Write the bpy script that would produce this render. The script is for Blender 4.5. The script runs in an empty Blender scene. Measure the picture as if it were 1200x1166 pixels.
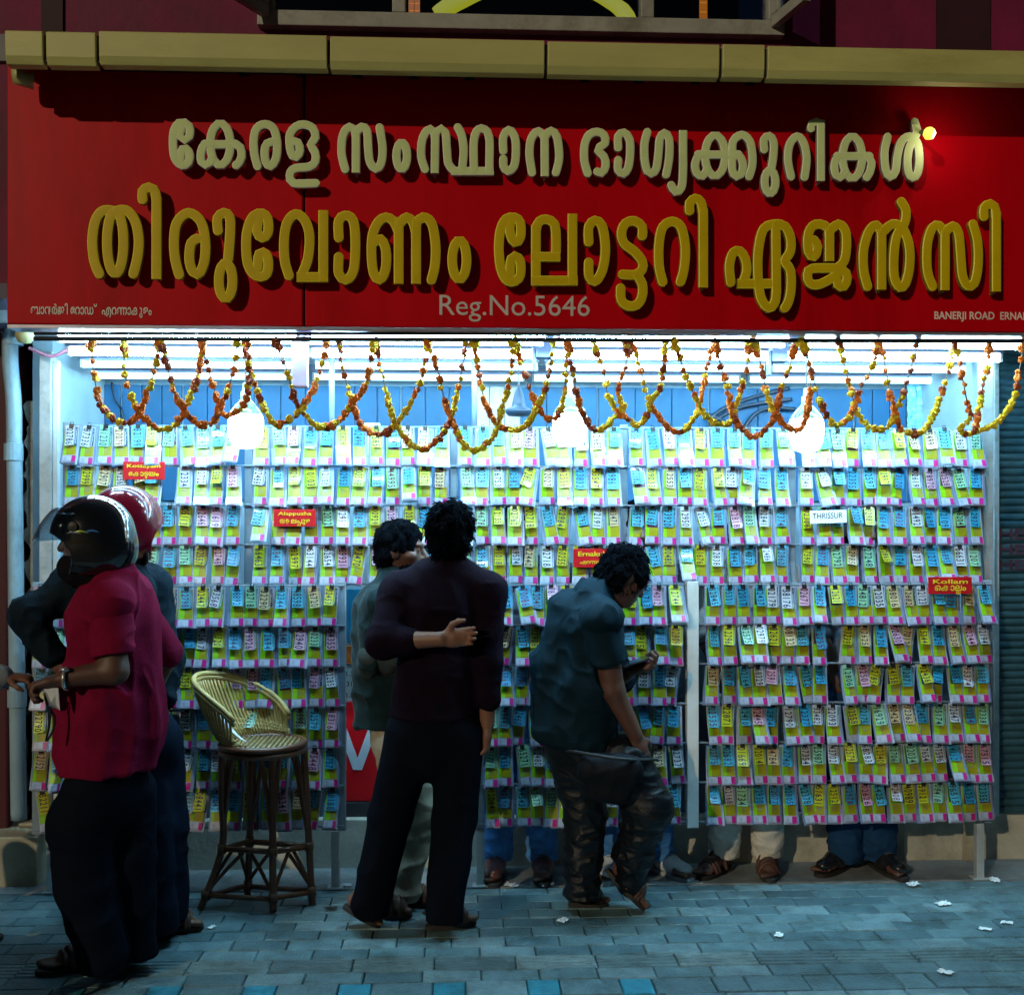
import bpy, bmesh, math, random
import numpy as np
from mathutils import Vector, Matrix

random.seed(7)
RNG = np.random.default_rng(7)
C = bpy.context.scene.collection
SC = bpy.context.scene

# ------------------------------------------------------------------ camera
YAW = math.radians(2.6)
FPX, CX, HY, CAMH = 1300.0, 600.0, 620.0, 1.6
cam_d = bpy.data.cameras.new('camera')
cam = bpy.data.objects.new('camera', cam_d); C.objects.link(cam)
cam_d.sensor_width = 36; cam_d.lens = 36 * FPX / 1200
cam_d.shift_y = (HY - 583) / 1200
cam_d.clip_end = 400
cam.location = (0, 0, CAMH)
cam.rotation_euler = (math.radians(90), 0, -YAW)
SC.camera = cam

# ------------------------------------------------------------------ night light
SUN_DIR = Vector((.174, .25, -.112)).normalized()        # a street lamp high to the left behind the camera
wd = bpy.data.worlds.new('World'); SC.world = wd; wd.use_nodes = True
nt = wd.node_tree
sky = nt.nodes.new('ShaderNodeTexSky'); sky.sky_type = 'NISHITA'; sky.sun_disc = False
sky.sun_elevation = math.asin(-SUN_DIR.z)
sky.sun_rotation = math.atan2(-SUN_DIR.x, -SUN_DIR.y)
bg = nt.nodes['Background']; bg.inputs['Strength'].default_value = 0.0018
nt.links.new(sky.outputs[0], bg.inputs[0])
sun_d = bpy.data.lights.new('sun', 'SUN'); sun_d.energy = .85; sun_d.angle = math.radians(0.5); sun_d.color = (1, .84, .58)
sun = bpy.data.objects.new('sun', sun_d); C.objects.link(sun)
sun.rotation_euler = SUN_DIR.to_track_quat('-Z', 'Y').to_euler()
sun.location = (-3, -4, 5)
SC.view_settings.view_transform = 'Standard'; SC.view_settings.look = 'None'
SC.view_settings.exposure = 0.28; SC.view_settings.gamma = 1
SC.render.engine = 'CYCLES'
SC.cycles.use_denoising = True
SC.cycles.max_bounces = 8
SC.cycles.sample_clamp_indirect = 4
TUBE_L, BULB_L = (190.0, 26.0, 85.0, 8.0, 6.0), 3.0

# ------------------------------------------------------------------ helpers
def P(u, v, Y):
    rx = (u - CX) / FPX; rz = (HY - v) / FPX
    c, s = math.cos(YAW), math.sin(YAW)
    t = Y / (c - rx * s)
    return Vector(((rx * c + s) * t, Y, CAMH + rz * t))
def G(u, v, z=0.0):
    rx = (u - CX) / FPX; rz = (HY - v) / FPX
    c, s = math.cos(YAW), math.sin(YAW)
    t = (z - CAMH) / rz
    return Vector(((rx * c + s) * t, (c - rx * s) * t, z))
def tag(o, label=None, cat=None, group=None, kind=None):
    if label: o['label'] = label
    if cat: o['category'] = cat
    if group: o['group'] = group
    if kind: o['kind'] = kind
    return o
def empty(name, loc, label, cat, group=None):
    o = bpy.data.objects.new(name, None); C.objects.link(o); o.location = loc
    o.empty_display_size = .1
    return tag(o, label, cat, group)
def wloc(o):
    v = Vector((0, 0, 0))
    while o is not None:
        v += o.location; o = o.parent
    return v
def link_mesh(name, me, mats, parent=None, origin=None, smooth=False):
    """vertices come in world coordinates and are moved to the object's own origin"""
    n = len(me.vertices)
    co = np.empty(n * 3, np.float32); me.vertices.foreach_get('co', co); co = co.reshape(-1, 3)
    if origin is None:
        if parent is not None: origin = wloc(parent)
        else:
            lo, hi = co.min(0), co.max(0); origin = Vector(((lo[0]+hi[0])/2, (lo[1]+hi[1])/2, lo[2]))
    origin = Vector(origin)
    co -= np.array(origin, np.float32); me.vertices.foreach_set('co', co.ravel())
    for m in (mats if isinstance(mats, (list, tuple)) else [mats]): me.materials.append(m)
    if smooth: me.polygons.foreach_set('use_smooth', [True] * len(me.polygons))
    me.update()
    o = bpy.data.objects.new(name, me); C.objects.link(o)
    if parent is not None:
        o.parent = parent; o.location = origin - wloc(parent)
    else: o.location = origin
    return o
class MB:
    def __init__(s): s.v = []; s.f = []; s.m = []
    def add(s, vs, fs, mi=0):
        b = len(s.v); s.v += [tuple(x) for x in vs]
        for f in fs: s.f.append([i + b for i in f]); s.m.append(mi)
        return s
    def box(s, x0, x1, y0, y1, z0, z1, mi=0):
        return s.add([(x0,y0,z0),(x1,y0,z0),(x1,y1,z0),(x0,y1,z0),(x0,y0,z1),(x1,y0,z1),(x1,y1,z1),(x0,y1,z1)],
              [(0,3,2,1),(4,5,6,7),(0,1,5,4),(1,2,6,5),(2,3,7,6),(3,0,4,7)], mi)
    def obox(s, c, size, rot, mi=0):
        hx, hy, hz = [a/2 for a in size]; R = rot.to_3x3() if hasattr(rot, 'to_3x3') else rot
        vs = [Vector(c) + R @ Vector(p) for p in ((-hx,-hy,-hz),(hx,-hy,-hz),(hx,hy,-hz),(-hx,hy,-hz),(-hx,-hy,hz),(hx,-hy,hz),(hx,hy,hz),(-hx,hy,hz))]
        return s.add(vs, [(0,3,2,1),(4,5,6,7),(0,1,5,4),(1,2,6,5),(2,3,7,6),(3,0,4,7)], mi)
    def tube(s, pts, r, n=8, mi=0, caps=True, closed=False):
        pts = [Vector(p) for p in pts]; N = len(pts)
        rs = r if isinstance(r, (list, tuple)) else [r] * N
        ref = None; rings = []
        for i, p in enumerate(pts):
            if closed: t = pts[(i+1) % N] - pts[i-1]
            else: t = pts[min(i+1, N-1)] - pts[max(i-1, 0)]
            t.normalize()
            if ref is None: ref = Vector((0,0,1)) if abs(t.z) < .9 else Vector((1,0,0))
            a = t.cross(ref).normalized(); b = a.cross(t); ref = b
            rings.append([p + (a*math.cos(2*math.pi*k/n) + b*math.sin(2*math.pi*k/n)) * rs[i] for k in range(n)])
        vs = [q for ring in rings for q in ring]; fs = []
        for i in range(N if closed else N-1):
            j = (i+1) % N
            for k in range(n):
                fs.append((i*n+k, i*n+(k+1) % n, j*n+(k+1) % n, j*n+k))
        if caps and not closed:
            fs.append(tuple(range(n))[::-1]); fs.append(tuple((N-1)*n+k for k in range(n)))
        return s.add(vs, fs, mi)
    def lathe(s, c, prof, n=20, mi=0):
        c = Vector(c); vs = []; fs = []
        for r, z in prof:
            for k in range(n):
                vs.append(c + Vector((r*math.cos(2*math.pi*k/n), r*math.sin(2*math.pi*k/n), z)))
        for i in range(len(prof)-1):
            for k in range(n):
                fs.append((i*n+k, i*n+(k+1) % n, (i+1)*n+(k+1) % n, (i+1)*n+k))
        return s.add(vs, fs, mi)
    def build(s, name, mats, parent=None, origin=None, smooth=False, bevel=0, seg=2):
        me = bpy.data.meshes.new(name)
        me.from_pydata([tuple(x) for x in s.v], [], s.f)
        if len(set(s.m)) > 1: me.polygons.foreach_set('material_index', s.m)
        o = link_mesh(name, me, mats, parent, origin, smooth)
        if bevel:
            b = o.modifiers.new('bevel', 'BEVEL'); b.width = bevel; b.segments = seg; b.limit_method = 'ANGLE'
        return o
def catmull(pts, step, closed=False):
    pts = [Vector(p) for p in pts]; n = len(pts); out = []
    for i in range(n if closed else n-1):
        if closed: p0, p1, p2, p3 = pts[i-1], pts[i], pts[(i+1) % n], pts[(i+2) % n]
        else: p0, p1, p2, p3 = pts[max(i-1,0)], pts[i], pts[i+1], pts[min(i+2,n-1)]
        k = max(1, int((p2-p1).length/step))
        for j in range(k):
            t = j/k
            out.append(.5*((2*p1)+(p2-p0)*t+(2*p0-5*p1+4*p2-p3)*t*t+(3*p1-p0-3*p2+p3)*t**3))
    if not closed: out.append(pts[-1])
    return out

# ------------------------------------------------------------------ materials
MATS = {}
def mat(name, col, rough=.6, var=.15, scale=8, bump=0., bscale=60, metal=0., spec=.5, coat=0., sheen=0., col2=None, stretch=(1,1,1), dirt=0.):
    if name in MATS: return MATS[name]
    m = bpy.data.materials.new(name); m.use_nodes = True; t = m.node_tree; N = t.nodes; L = t.links
    b = N['Principled BSDF']
    b.inputs['Roughness'].default_value = rough; b.inputs['Metallic'].default_value = metal
    b.inputs['Specular IOR Level'].default_value = spec; b.inputs['Coat Weight'].default_value = coat
    b.inputs['Sheen Weight'].default_value = sheen
    tc = N.new('ShaderNodeTexCoord'); mp = N.new('ShaderNodeMapping'); mp.inputs['Scale'].default_value = stretch
    L.new(tc.outputs['Object'], mp.inputs[0])
    nz = N.new('ShaderNodeTexNoise'); nz.inputs['Scale'].default_value = scale; nz.inputs['Detail'].default_value = 6; nz.inputs['Roughness'].default_value = .65
    L.new(mp.outputs[0], nz.inputs['Vector'])
    rp = N.new('ShaderNodeValToRGB'); c = list(col)
    c2 = list(col2) if col2 else [min(1, x*(1+var)) for x in c]
    c1 = [x*(1-var) for x in c] if not col2 else c
    rp.color_ramp.elements[0].color = c1 + [1]; rp.color_ramp.elements[1].color = c2 + [1]
    rp.color_ramp.elements[0].position = .3; rp.color_ramp.elements[1].position = .72
    L.new(nz.outputs[0], rp.inputs[0])
    out = rp.outputs[0]
    if dirt:
        n2 = N.new('ShaderNodeTexNoise'); n2.inputs['Scale'].default_value = scale*.35; n2.inputs['Detail'].default_value = 9; n2.inputs['Roughness'].default_value = .75
        L.new(mp.outputs[0], n2.inputs['Vector'])
        r2 = N.new('ShaderNodeValToRGB'); r2.color_ramp.elements[0].position = .5; r2.color_ramp.elements[1].position = .68
        r2.color_ramp.elements[0].color = (1,1,1,1); v = 1-dirt; r2.color_ramp.elements[1].color = (v, v*.95, v*.85, 1)
        L.new(n2.outputs[0], r2.inputs[0])
        mx = N.new('ShaderNodeMix'); mx.data_type = 'RGBA'; mx.blend_type = 'MULTIPLY'; mx.inputs[0].default_value = 1
        L.new(out, mx.inputs[6]); L.new(r2.outputs[0], mx.inputs[7]); out = mx.outputs[2]
    L.new(out, b.inputs['Base Color'])
    mr = N.new('ShaderNodeMapRange'); mr.inputs[3].default_value = max(0, rough-.08); mr.inputs[4].default_value = min(1, rough+.1)
    L.new(nz.outputs[0], mr.inputs[0]); L.new(mr.outputs[0], b.inputs['Roughness'])
    if bump:
        nb = N.new('ShaderNodeTexNoise'); nb.inputs['Scale'].default_value = bscale; nb.inputs['Detail'].default_value = 5
        L.new(mp.outputs[0], nb.inputs['Vector'])
        bp = N.new('ShaderNodeBump'); bp.inputs['Strength'].default_value = bump; bp.inputs['Distance'].default_value = .01
        L.new(nb.outputs[0], bp.inputs['Height']); L.new(bp.outputs[0], b.inputs['Normal'])
    MATS[name] = m; return m
def emit(name, col, strength):
    if name in MATS: return MATS[name]
    m = bpy.data.materials.new(name); m.use_nodes = True; b = m.node_tree.nodes['Principled BSDF']
    b.inputs['Base Color'].default_value = (.8,.8,.8,1)
    b.inputs['Emission Color'].default_value = list(col)+[1]; b.inputs['Emission Strength'].default_value = strength
    MATS[name] = m; return m
def glass(name, tint=(.8,.9,1), mixf=.12):
    if name in MATS: return MATS[name]
    m = bpy.data.materials.new(name); m.use_nodes = True; t = m.node_tree; N = t.nodes; L = t.links
    for n in list(N):
        if n.type == 'BSDF_PRINCIPLED': N.remove(n)
    tr = N.new('ShaderNodeBsdfTransparent'); tr.inputs[0].default_value = list(tint)+[1]
    gl = N.new('ShaderNodeBsdfGlossy'); gl.inputs['Roughness'].default_value = .06
    mx = N.new('ShaderNodeMixShader'); fr0 = N.new('ShaderNodeLayerWeight'); fr0.inputs[0].default_value = .5; fr = N.new('ShaderNodeMath'); fr.operation = 'POWER'; fr.inputs[1].default_value = 4; L.new(fr0.outputs['Facing'], fr.inputs[0])
    ad = N.new('ShaderNodeMath'); ad.operation = 'ADD'; ad.inputs[1].default_value = mixf
    L.new(fr.outputs[0], ad.inputs[0]); L.new(ad.outputs[0], mx.inputs[0]); L.new(tr.outputs[0], mx.inputs[1]); L.new(gl.outputs[0], mx.inputs[2])
    L.new(mx.outputs[0], N['Material Output'].inputs[0])
    MATS[name] = m; return m
WHITE = mat('white_paint', (.72,.75,.76), .4, .1, 5, dirt=.25)
STEEL = mat('painted_steel', (.5,.55,.57), .35, .12, 20, metal=.3, dirt=.3)
DARKM = mat('dark_metal', (.03,.03,.035), .4, .3, 20)
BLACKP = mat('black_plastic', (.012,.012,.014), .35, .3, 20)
PAPER = mat('paper', (.78,.8,.82), .55, .06, 40, bump=.15, bscale=25)
INK = mat('ink', (.012,.012,.02), .6, .2, 30)

# ------------------------------------------------------------------ text
_tc = {}
def text_mesh(body, bold=False):
    k = (body, bold)
    if k in _tc: return _tc[k]
    cu = bpy.data.curves.new('txt', 'FONT'); cu.body = body; cu.resolution_u = 3
    if bold: cu.offset = .018
    o = bpy.data.objects.new('txt', cu); C.objects.link(o)
    dg = bpy.context.evaluated_depsgraph_get()
    me = bpy.data.meshes.new_from_object(o.evaluated_get(dg))
    vs = [tuple(v.co) for v in me.vertices]; fs = [tuple(p.vertices) for p in me.polygons]
    bpy.data.objects.remove(o); bpy.data.curves.remove(cu); bpy.data.meshes.remove(me)
    _tc[k] = (vs, fs); return _tc[k]
def text_on(mb, body, pt0, width, mi=0, right=Vector((1,0,0)), up=Vector((0,0,1)), height=None, bold=False):
    """lay lettering in the plane right/up, left edge at pt0, scaled to the given width"""
    vs, fs = text_mesh(body, bold)
    xs = [v[0] for v in vs]; ys = [v[1] for v in vs]; x0, x1 = min(xs), max(xs)
    s = width/(x1-x0); sy = s if height is None else height/(max(ys)-min(ys))
    yb = 0 if height is None else min(ys)
    mb.add([Vector(pt0) + right*((v[0]-x0)*s) + up*((v[1]-yb)*sy) for v in vs], fs, mi)
    return s, x0

def ml_text(mb, glyphs, pt0, width, mi=0, gap=.05, tall=1.):
    """Malayalam lettering set glyph by glyph in visual order; a glyph after '_' is hung small under the one before it"""
    items = []; x = 0; last = 0
    for g in glyphs:
        if g == ' ': x += .3; continue
        under = g.startswith('_'); vs, fs = text_mesh(g.strip('_'), True)
        x0 = min(v[0] for v in vs); x1 = max(v[0] for v in vs)
        if under: items.append(([(last+(v[0]-x0)*.62+.12, v[1]*.62-.40) for v in vs], fs))
        else:
            items.append(([(v[0]-x0+x, v[1]) for v in vs], fs)); last = x; x += x1-x0+gap
    s = width/(x-gap)
    for vs, fs in items: mb.add([Vector(pt0)+Vector((v[0]*s, 0, v[1]*s*tall)) for v in vs], fs, mi)
# ------------------------------------------------------------------ implicit surfaces for bodies and cloth
def vnoise(p, freq, seed=0):
    q = p*np.asarray(freq, np.float32) + 37.17 + seed*11.3
    i = np.floor(q).astype(np.int64); f = q - i; f = f*f*(3-2*f)
    def h(a, b, c):
        n = (a*73856093) ^ (b*19349663) ^ (c*83492791) ^ (seed*2654435)
        n = (n ^ (n >> 13))*1274126177; n &= 0x7fffffff
        return ((n ^ (n >> 16)) & 0xffff)/65535.
    r = 0
    for dx in (0,1):
        wx = f[:,0] if dx else 1-f[:,0]
        for dy in (0,1):
            wy = f[:,1] if dy else 1-f[:,1]
            for dz in (0,1):
                wz = f[:,2] if dz else 1-f[:,2]
                r = r + wx*wy*wz*h(i[:,0]+dx, i[:,1]+dy, i[:,2]+dz)
    return r
class SDF:
    def __init__(s, h=.006, k=.02): s.h = h; s.k = k; s.ops = []
    def cone(s, a, b, ra, rb, flat=None, k=None, op='u'):
        a = np.array(a, np.float32); b = np.array(b, np.float32); R = max(ra, rb)
        def d(x, y, z):
            ba = b-a; L2 = float(ba@ba)+1e-12
            px, py, pz = x-a[0], y-a[1], z-a[2]
            t = np.clip((px*ba[0]+py*ba[1]+pz*ba[2])/L2, 0, 1)
            qx, qy, qz = px-t*ba[0], py-t*ba[1], pz-t*ba[2]
            if flat is not None:
                n, kk = flat; m = 1/kk-1
                e = (qx*n[0]+qy*n[1]+qz*n[2])*m
                qx = qx+e*n[0]; qy = qy+e*n[1]; qz = qz+e*n[2]
            return np.sqrt(qx*qx+qy*qy+qz*qz) - (ra+(rb-ra)*t)
        s.ops.append((op, d, np.minimum(a,b)-R, np.maximum(a,b)+R, s.k if k is None else k)); return s
    def chain(s, pts, rs, **kw):
        for i in range(len(pts)-1): s.cone(pts[i], pts[i+1], rs[i], rs[i+1], **kw)
        return s
    def ell(s, c, r, axes=None, k=None, op='u'):
        c = np.array(c, np.float32); r = np.array(r, np.float32)
        A = np.eye(3, dtype=np.float32) if axes is None else np.array([list(v) for v in axes], np.float32)
        def d(x, y, z):
            px, py, pz = x-c[0], y-c[1], z-c[2]
            l = [A[i,0]*px+A[i,1]*py+A[i,2]*pz for i in range(3)]
            k0 = np.sqrt(sum((l[i]/r[i])**2 for i in range(3))); k1 = np.sqrt(sum((l[i]/r[i]**2)**2 for i in range(3)))+1e-6
            return k0*(k0-1)/k1
        R = r.max()
        s.ops.append((op, d, c-R, c+R, s.k if k is None else k)); return s
    def half(s, p, n):
        """keep the side the normal points away from"""
        p = np.array(p, np.float32); n = np.array(Vector(n).normalized(), np.float32)
        def d(x, y, z): return (x-p[0])*n[0]+(y-p[1])*n[1]+(z-p[2])*n[2]
        s.ops.append(('i', d, None, None, 0)); return s
    def mesh(s, disp=None):
        lo = np.min([o[2] for o in s.ops if o[0] == 'u'], 0)-.02; hi = np.max([o[3] for o in s.ops if o[0] == 'u'], 0)+.02
        h = s.h; n = np.ceil((hi-lo)/h).astype(int)+1
        ax = [lo[i]+h*np.arange(n[i], dtype=np.float32) for i in range(3)]
        D = np.full(n, .05, np.float32)
        for op, d, l, u, k in s.ops:
            if l is None: sl = [slice(0, n[i]) for i in range(3)]
            else:
                m = .05
                sl = [slice(max(0, int((l[i]-m-lo[i])/h)), max(0, min(n[i], int((u[i]+m-lo[i])/h)+2))) for i in range(3)]
            x = ax[0][sl[0]][:,None,None]; y = ax[1][sl[1]][None,:,None]; z = ax[2][sl[2]][None,None,:]
            if 0 in (x.size, y.size, z.size): continue
            B = D[sl[0], sl[1], sl[2]]; v = d(x, y, z).astype(np.float32)
            if op == 'u':
                if k > 0:
                    hh = np.clip(.5+.5*(B-v)/k, 0, 1); r = B+(v-B)*hh-k*hh*(1-hh)
                else: r = np.minimum(B, v)
            elif op == 'i': r = np.maximum(B, v)
            else: r = np.maximum(B, -v)
            D[sl[0], sl[1], sl[2]] = np.minimum(r, .05)
        D[0] = D[-1] = .05; D[:,0] = D[:,-1] = .05; D[:,:,0] = D[:,:,-1] = .05
        V, F = nets(D); V = V*h+lo
        if disp is not None:
            nr = normals(V, F); V = V+nr*disp(V, nr)[:,None]
        return V, F
def nets(D):
    s = D < 0; c = [n-1 for n in D.shape]
    cnt = np.zeros(c, np.int8)
    for i in (0,1):
        for j in (0,1):
            for k in (0,1): cnt += s[i:i+c[0], j:j+c[1], k:k+c[2]]
    idx = np.argwhere((cnt > 0) & (cnt < 8))
    vid = np.full(c, -1, np.int64); vid[idx[:,0], idx[:,1], idx[:,2]] = np.arange(len(idx))
    acc = np.zeros((len(idx), 3)); w = np.zeros(len(idx))
    co = np.array([(i,j,k) for i in (0,1) for j in (0,1) for k in (0,1)])
    for a in range(8):
        for b in range(a+1, 8):
            if np.abs(co[a]-co[b]).sum() != 1: continue
            pa = idx+co[a]; pb = idx+co[b]
            da = D[pa[:,0],pa[:,1],pa[:,2]]; db = D[pb[:,0],pb[:,1],pb[:,2]]
            m = (da < 0) != (db < 0)
            t = np.where(m, da/np.where(m, da-db, 1), 0)
            acc += m[:,None]*(pa+t[:,None]*(pb-pa)); w += m
    V = acc/w[:,None]
    F = []
    for ax in range(3):
        o1, o2 = (ax+1) % 3, (ax+2) % 3
        sl0 = [slice(1,-1)]*3; sl0[ax] = slice(0,-1); sl1 = [slice(1,-1)]*3; sl1[ax] = slice(1,None)
        a, b = s[tuple(sl0)], s[tuple(sl1)]
        e = np.argwhere(a != b)
        if not len(e): continue
        inside = a[e[:,0],e[:,1],e[:,2]]
        off = np.ones(3, int); off[ax] = 0; p = e+off
        q = []
        for d1, d2 in ((-1,-1),(0,-1),(0,0),(-1,0)):
            pp = p.copy(); pp[:,o1] += d1; pp[:,o2] += d2
            q.append(vid[pp[:,0],pp[:,1],pp[:,2]])
        q = np.stack(q, 1); q[~inside] = q[~inside][:, ::-1]
        F.append(q)
    return V, np.concatenate(F)
def normals(V, F):
    n = np.cross(V[F[:,2]]-V[F[:,0]], V[F[:,3]]-V[F[:,1]]); N = np.zeros_like(V)
    for i in range(4): np.add.at(N, F[:,i], n)
    return N/(np.linalg.norm(N, axis=1, keepdims=True)+1e-9)
def sdf_obj(name, sd, m, parent, disp=None):
    V, F = sd.mesh(disp)
    me = bpy.data.meshes.new(name)
    me.vertices.add(len(V)); me.vertices.foreach_set('co', V.astype(np.float32).ravel())
    me.loops.add(F.size); me.loops.foreach_set('vertex_index', F.astype(np.int32).ravel())
    me.polygons.add(len(F)); me.polygons.foreach_set('loop_start', np.arange(0, F.size, 4, dtype=np.int32))
    me.update(calc_edges=True); me.validate()
    return link_mesh(name, me, m, parent, smooth=True)
# ================================================================== SETTING
def brickgrid():
    """pavers laid in courses parallel to the shop front, each a little uneven"""
    mb = MB(); cols = []; rnd = random.Random(3)
    y = 2.6; row = 0
    X0, X1 = -3.4, 3.6
    while y < 4.93:
        kind = 'paver'; d = .1
        if 3.80 <= y < 3.93: kind = 'big'; d = .135
        elif 3.95 <= y < 4.08: kind = 'groove'; d = .125
        off = .1 if row % 2 else 0
        if kind == 'paver': w = .21
        elif kind == 'big': w = .33
        else: w = .3
        if y+d > 4.945: d = 4.945-y
        x = X0-off
        while x < X1:
            cells = [(x, x+w)]
            if kind == 'big': cells = [(x, x+.115, 'blue'), (x+.115, x+.33)]
            for c in cells:
                a, b = c[0]+.0018, c[1]-.0018
                dz = rnd.uniform(-.0022, .0022); tx = rnd.uniform(-.012, .012); ty = rnd.uniform(-.012, .012)
                blue = len(c) > 2 and -1.75 < a < .75
                if kind == 'paver' and 4.14 < y < 4.26 and -1.3 < a < .3 and row % 2 == 0 and int(round((x+9)/w)) % 2 == 0: blue = True
                mi = 1 if blue else rnd.choice((0,0,0,2,2,3))
                def quadbox(x0, x1, y0, y1):
                    e = .004; cx, cy = (x0+x1)/2, (y0+y1)/2
                    z = lambda px, py, h: h+dz+(px-cx)*tx+(py-cy)*ty
                    o = [(x0,y0),(x1,y0),(x1,y1),(x0,y1)]; i_ = [(x0+e,y0+e),(x1-e,y0+e),(x1-e,y1-e),(x0+e,y1-e)]
                    vs = [(p[0],p[1],-.02) for p in o]+[(p[0],p[1],z(*p,-.005)) for p in o]+[(p[0],p[1],z(*p,0)) for p in i_]
                    fs = []
                    for k in range(4):
                        n = (k+1) % 4
                        fs += [(k,n,4+n,4+k),(4+k,4+n,8+n,8+k)]
                    fs.append((8,9,10,11)); mb.add(vs, fs, mi)
                if kind == 'groove':
                    for g in range(4): quadbox(a, b, y+g*d/4+.004, y+(g+1)*d/4-.004)
                else: quadbox(a, b, y+.0018, y+d-.0018)
            x += w
        y += d; row += 1
    return mb
def paver_mat(name, col):
    return mat(name, col, .36, .35, 14, bump=.6, bscale=90, dirt=.55)
PV = [paver_mat('paver_grey', (.12,.21,.235)), paver_mat('paver_blue', (.03,.26,.36)), paver_mat('paver_dark', (.085,.155,.18)), paver_mat('paver_pale', (.17,.265,.29))]
o = brickgrid().build('pavement', PV); tag(o, kind='structure')
asphalt = mat('asphalt', (.045,.045,.048), .8, .3, 30, bump=.4, bscale=200)
mb = MB().add([(-60,-60,-.022),(60,-60,-.022),(60,60,-.022),(-60,60,-.022)], [(0,1,2,3)])
tag(mb.build('ground', mat('joint_sand', (.10,.125,.13), .9, .3, 30, bump=.4)), kind='structure')
mb = MB().add([(-60,-60,-.012),(60,-60,-.012),(60,2.55,-.012),(-60,2.55,-.012)], [(0,1,2,3)])
tag(mb.build('road', asphalt), kind='structure')
mb = MB().box(-6,6,2.56,2.596,-.02,.004)
tag(mb.build('kerb', mat('kerb_stone', (.2,.2,.19), .7, .25, 12, dirt=.4), bevel=.008), kind='structure')
# concrete apron in front of the plinth
mb = MB()
n = 60
for i in range(n):
    x0 = -3.4+i*7/n; x1 = x0+7/n
    mb.add([(x0,4.952+random.uniform(-.006,.006),-.02),(x1,4.952,-.02),(x1,5.26,-.02),(x0,5.26,-.02),(x0,4.956,.003),(x1,4.956,.003),(x1,5.26,.006),(x0,5.26,.006)],
           [(4,5,6,7),(0,1,5,4)])
tag(mb.build('apron', mat('apron_concrete', (.22,.25,.26), .6, .3, 9, bump=.5, bscale=70, dirt=.5)), kind='structure')

# ---- plinth the shop stands on
xl = P(10,1000,5.25).x
cream = mat('plinth_cement', (.46,.45,.38), .75, .2, 5, bump=.3, bscale=40, dirt=.5)
mb = MB().box(xl, 3.6, 5.25, 7.0, 0, .235)
o = mb.build('shop_plinth', cream, bevel=.006)
tag(o, 'low cement plinth running along the pavement under the shop', 'plinth')
for u in (640, 1007, 1052, 1135):
    x = P(u,980,5.245).x; MB().box(x-.03, x+.03, 5.236, 5.2485, .004, .231).build('pier', mat('plinth_pier', (.36,.33,.25), .75, .2, 6, dirt=.4), o, bevel=.003)
mb = MB().box(xl-.02, P(58,960,5.2).x, 5.05, 5.248, .0, .225)
tag(mb.build('plinth_step', mat('plinth_cream', (.45,.42,.30), .7, .15, 5, dirt=.4), bevel=.006), 'small cream step at the left foot of the rack beside the white pipe', 'step')

# ---- shop walls and ceiling
BLUE = mat('blue_panel', (.002,.080,.19), .6, .14, 3, dirt=.2)
PALE = mat('pale_wall', (.36,.46,.52), .6, .12, 4, dirt=.2)
YB = 5.95
bl, br = P(84,480,YB).x-.03, P(1152,480,YB).x+.1
w = empty('back_wall', ((bl+br)/2, YB, .235), 'blue panelled back wall seen above the tickets under the tube lights', 'wall')
MB().box(bl, br, YB, YB+.1, .235, 2.5).build('wall', mat('inner_wall', (.16,.24,.30), .6, .12, 4, dirt=.2), w)
xs = [84,143,215,300,388,470,555,610,700,830,1000,1062,1160]
for a, b in zip(xs, xs[1:]):
    x0, x1 = P(a,480,YB).x+.004, P(b,480,YB).x-.004
    k = MB()
    nn = 3
    for q in range(nn):
        k.box(x0+(x1-x0)*q/nn+.002, x0+(x1-x0)*(q+1)/nn-.002, YB-.018, YB-.002, 1.75, 2.36)
    k.build('panel', BLUE if a not in (555,) else mat('beige_curtain', (.5,.42,.36), .8, .1, 20, stretch=(6,1,.3), bump=.5), w, bevel=.003)
# crumpled plastic sheet fixed to the right of the back wall
k = MB(); nx, nz = 40, 30
x0, x1 = P(1064,480,YB-.04).x, P(1128,480,YB-.04).x; z0, z1 = P(1064,506,YB-.04).z, P(1064,446,YB-.04).z
pts = np.array([[x0+(x1-x0)*i/nx, 0, z0+(z1-z0)*j/nz] for j in range(nz+1) for i in range(nx+1)])
dy = .035*np.abs(vnoise(pts,(38,1,38),5)-.5)*2+.02*np.abs(vnoise(pts,(80,1,80),6)-.5)
k.add([(p[0], YB-.025-d, p[2]) for p, d in zip(pts, dy)], [(j*(nx+1)+i, j*(nx+1)+i+1, (j+1)*(nx+1)+i+1, (j+1)*(nx+1)+i) for j in range(nz) for i in range(nx)])
tag(k.build('plastic_sheet', mat('crumpled_plastic', (.25,.62,.8), .15, .3, 30, spec=.8), smooth=True), 'crumpled pale blue plastic sheet hung on the back wall at the right', 'plastic sheet')
k = MB().obox(P(1119,477,YB-.13), (.06,.05,.06), Matrix.Rotation(.4,3,'Y'))
tag(k.build('wall_speaker', WHITE, bevel=.006), 'small white box tilted on the back wall beside the plastic sheet', 'box')
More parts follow.
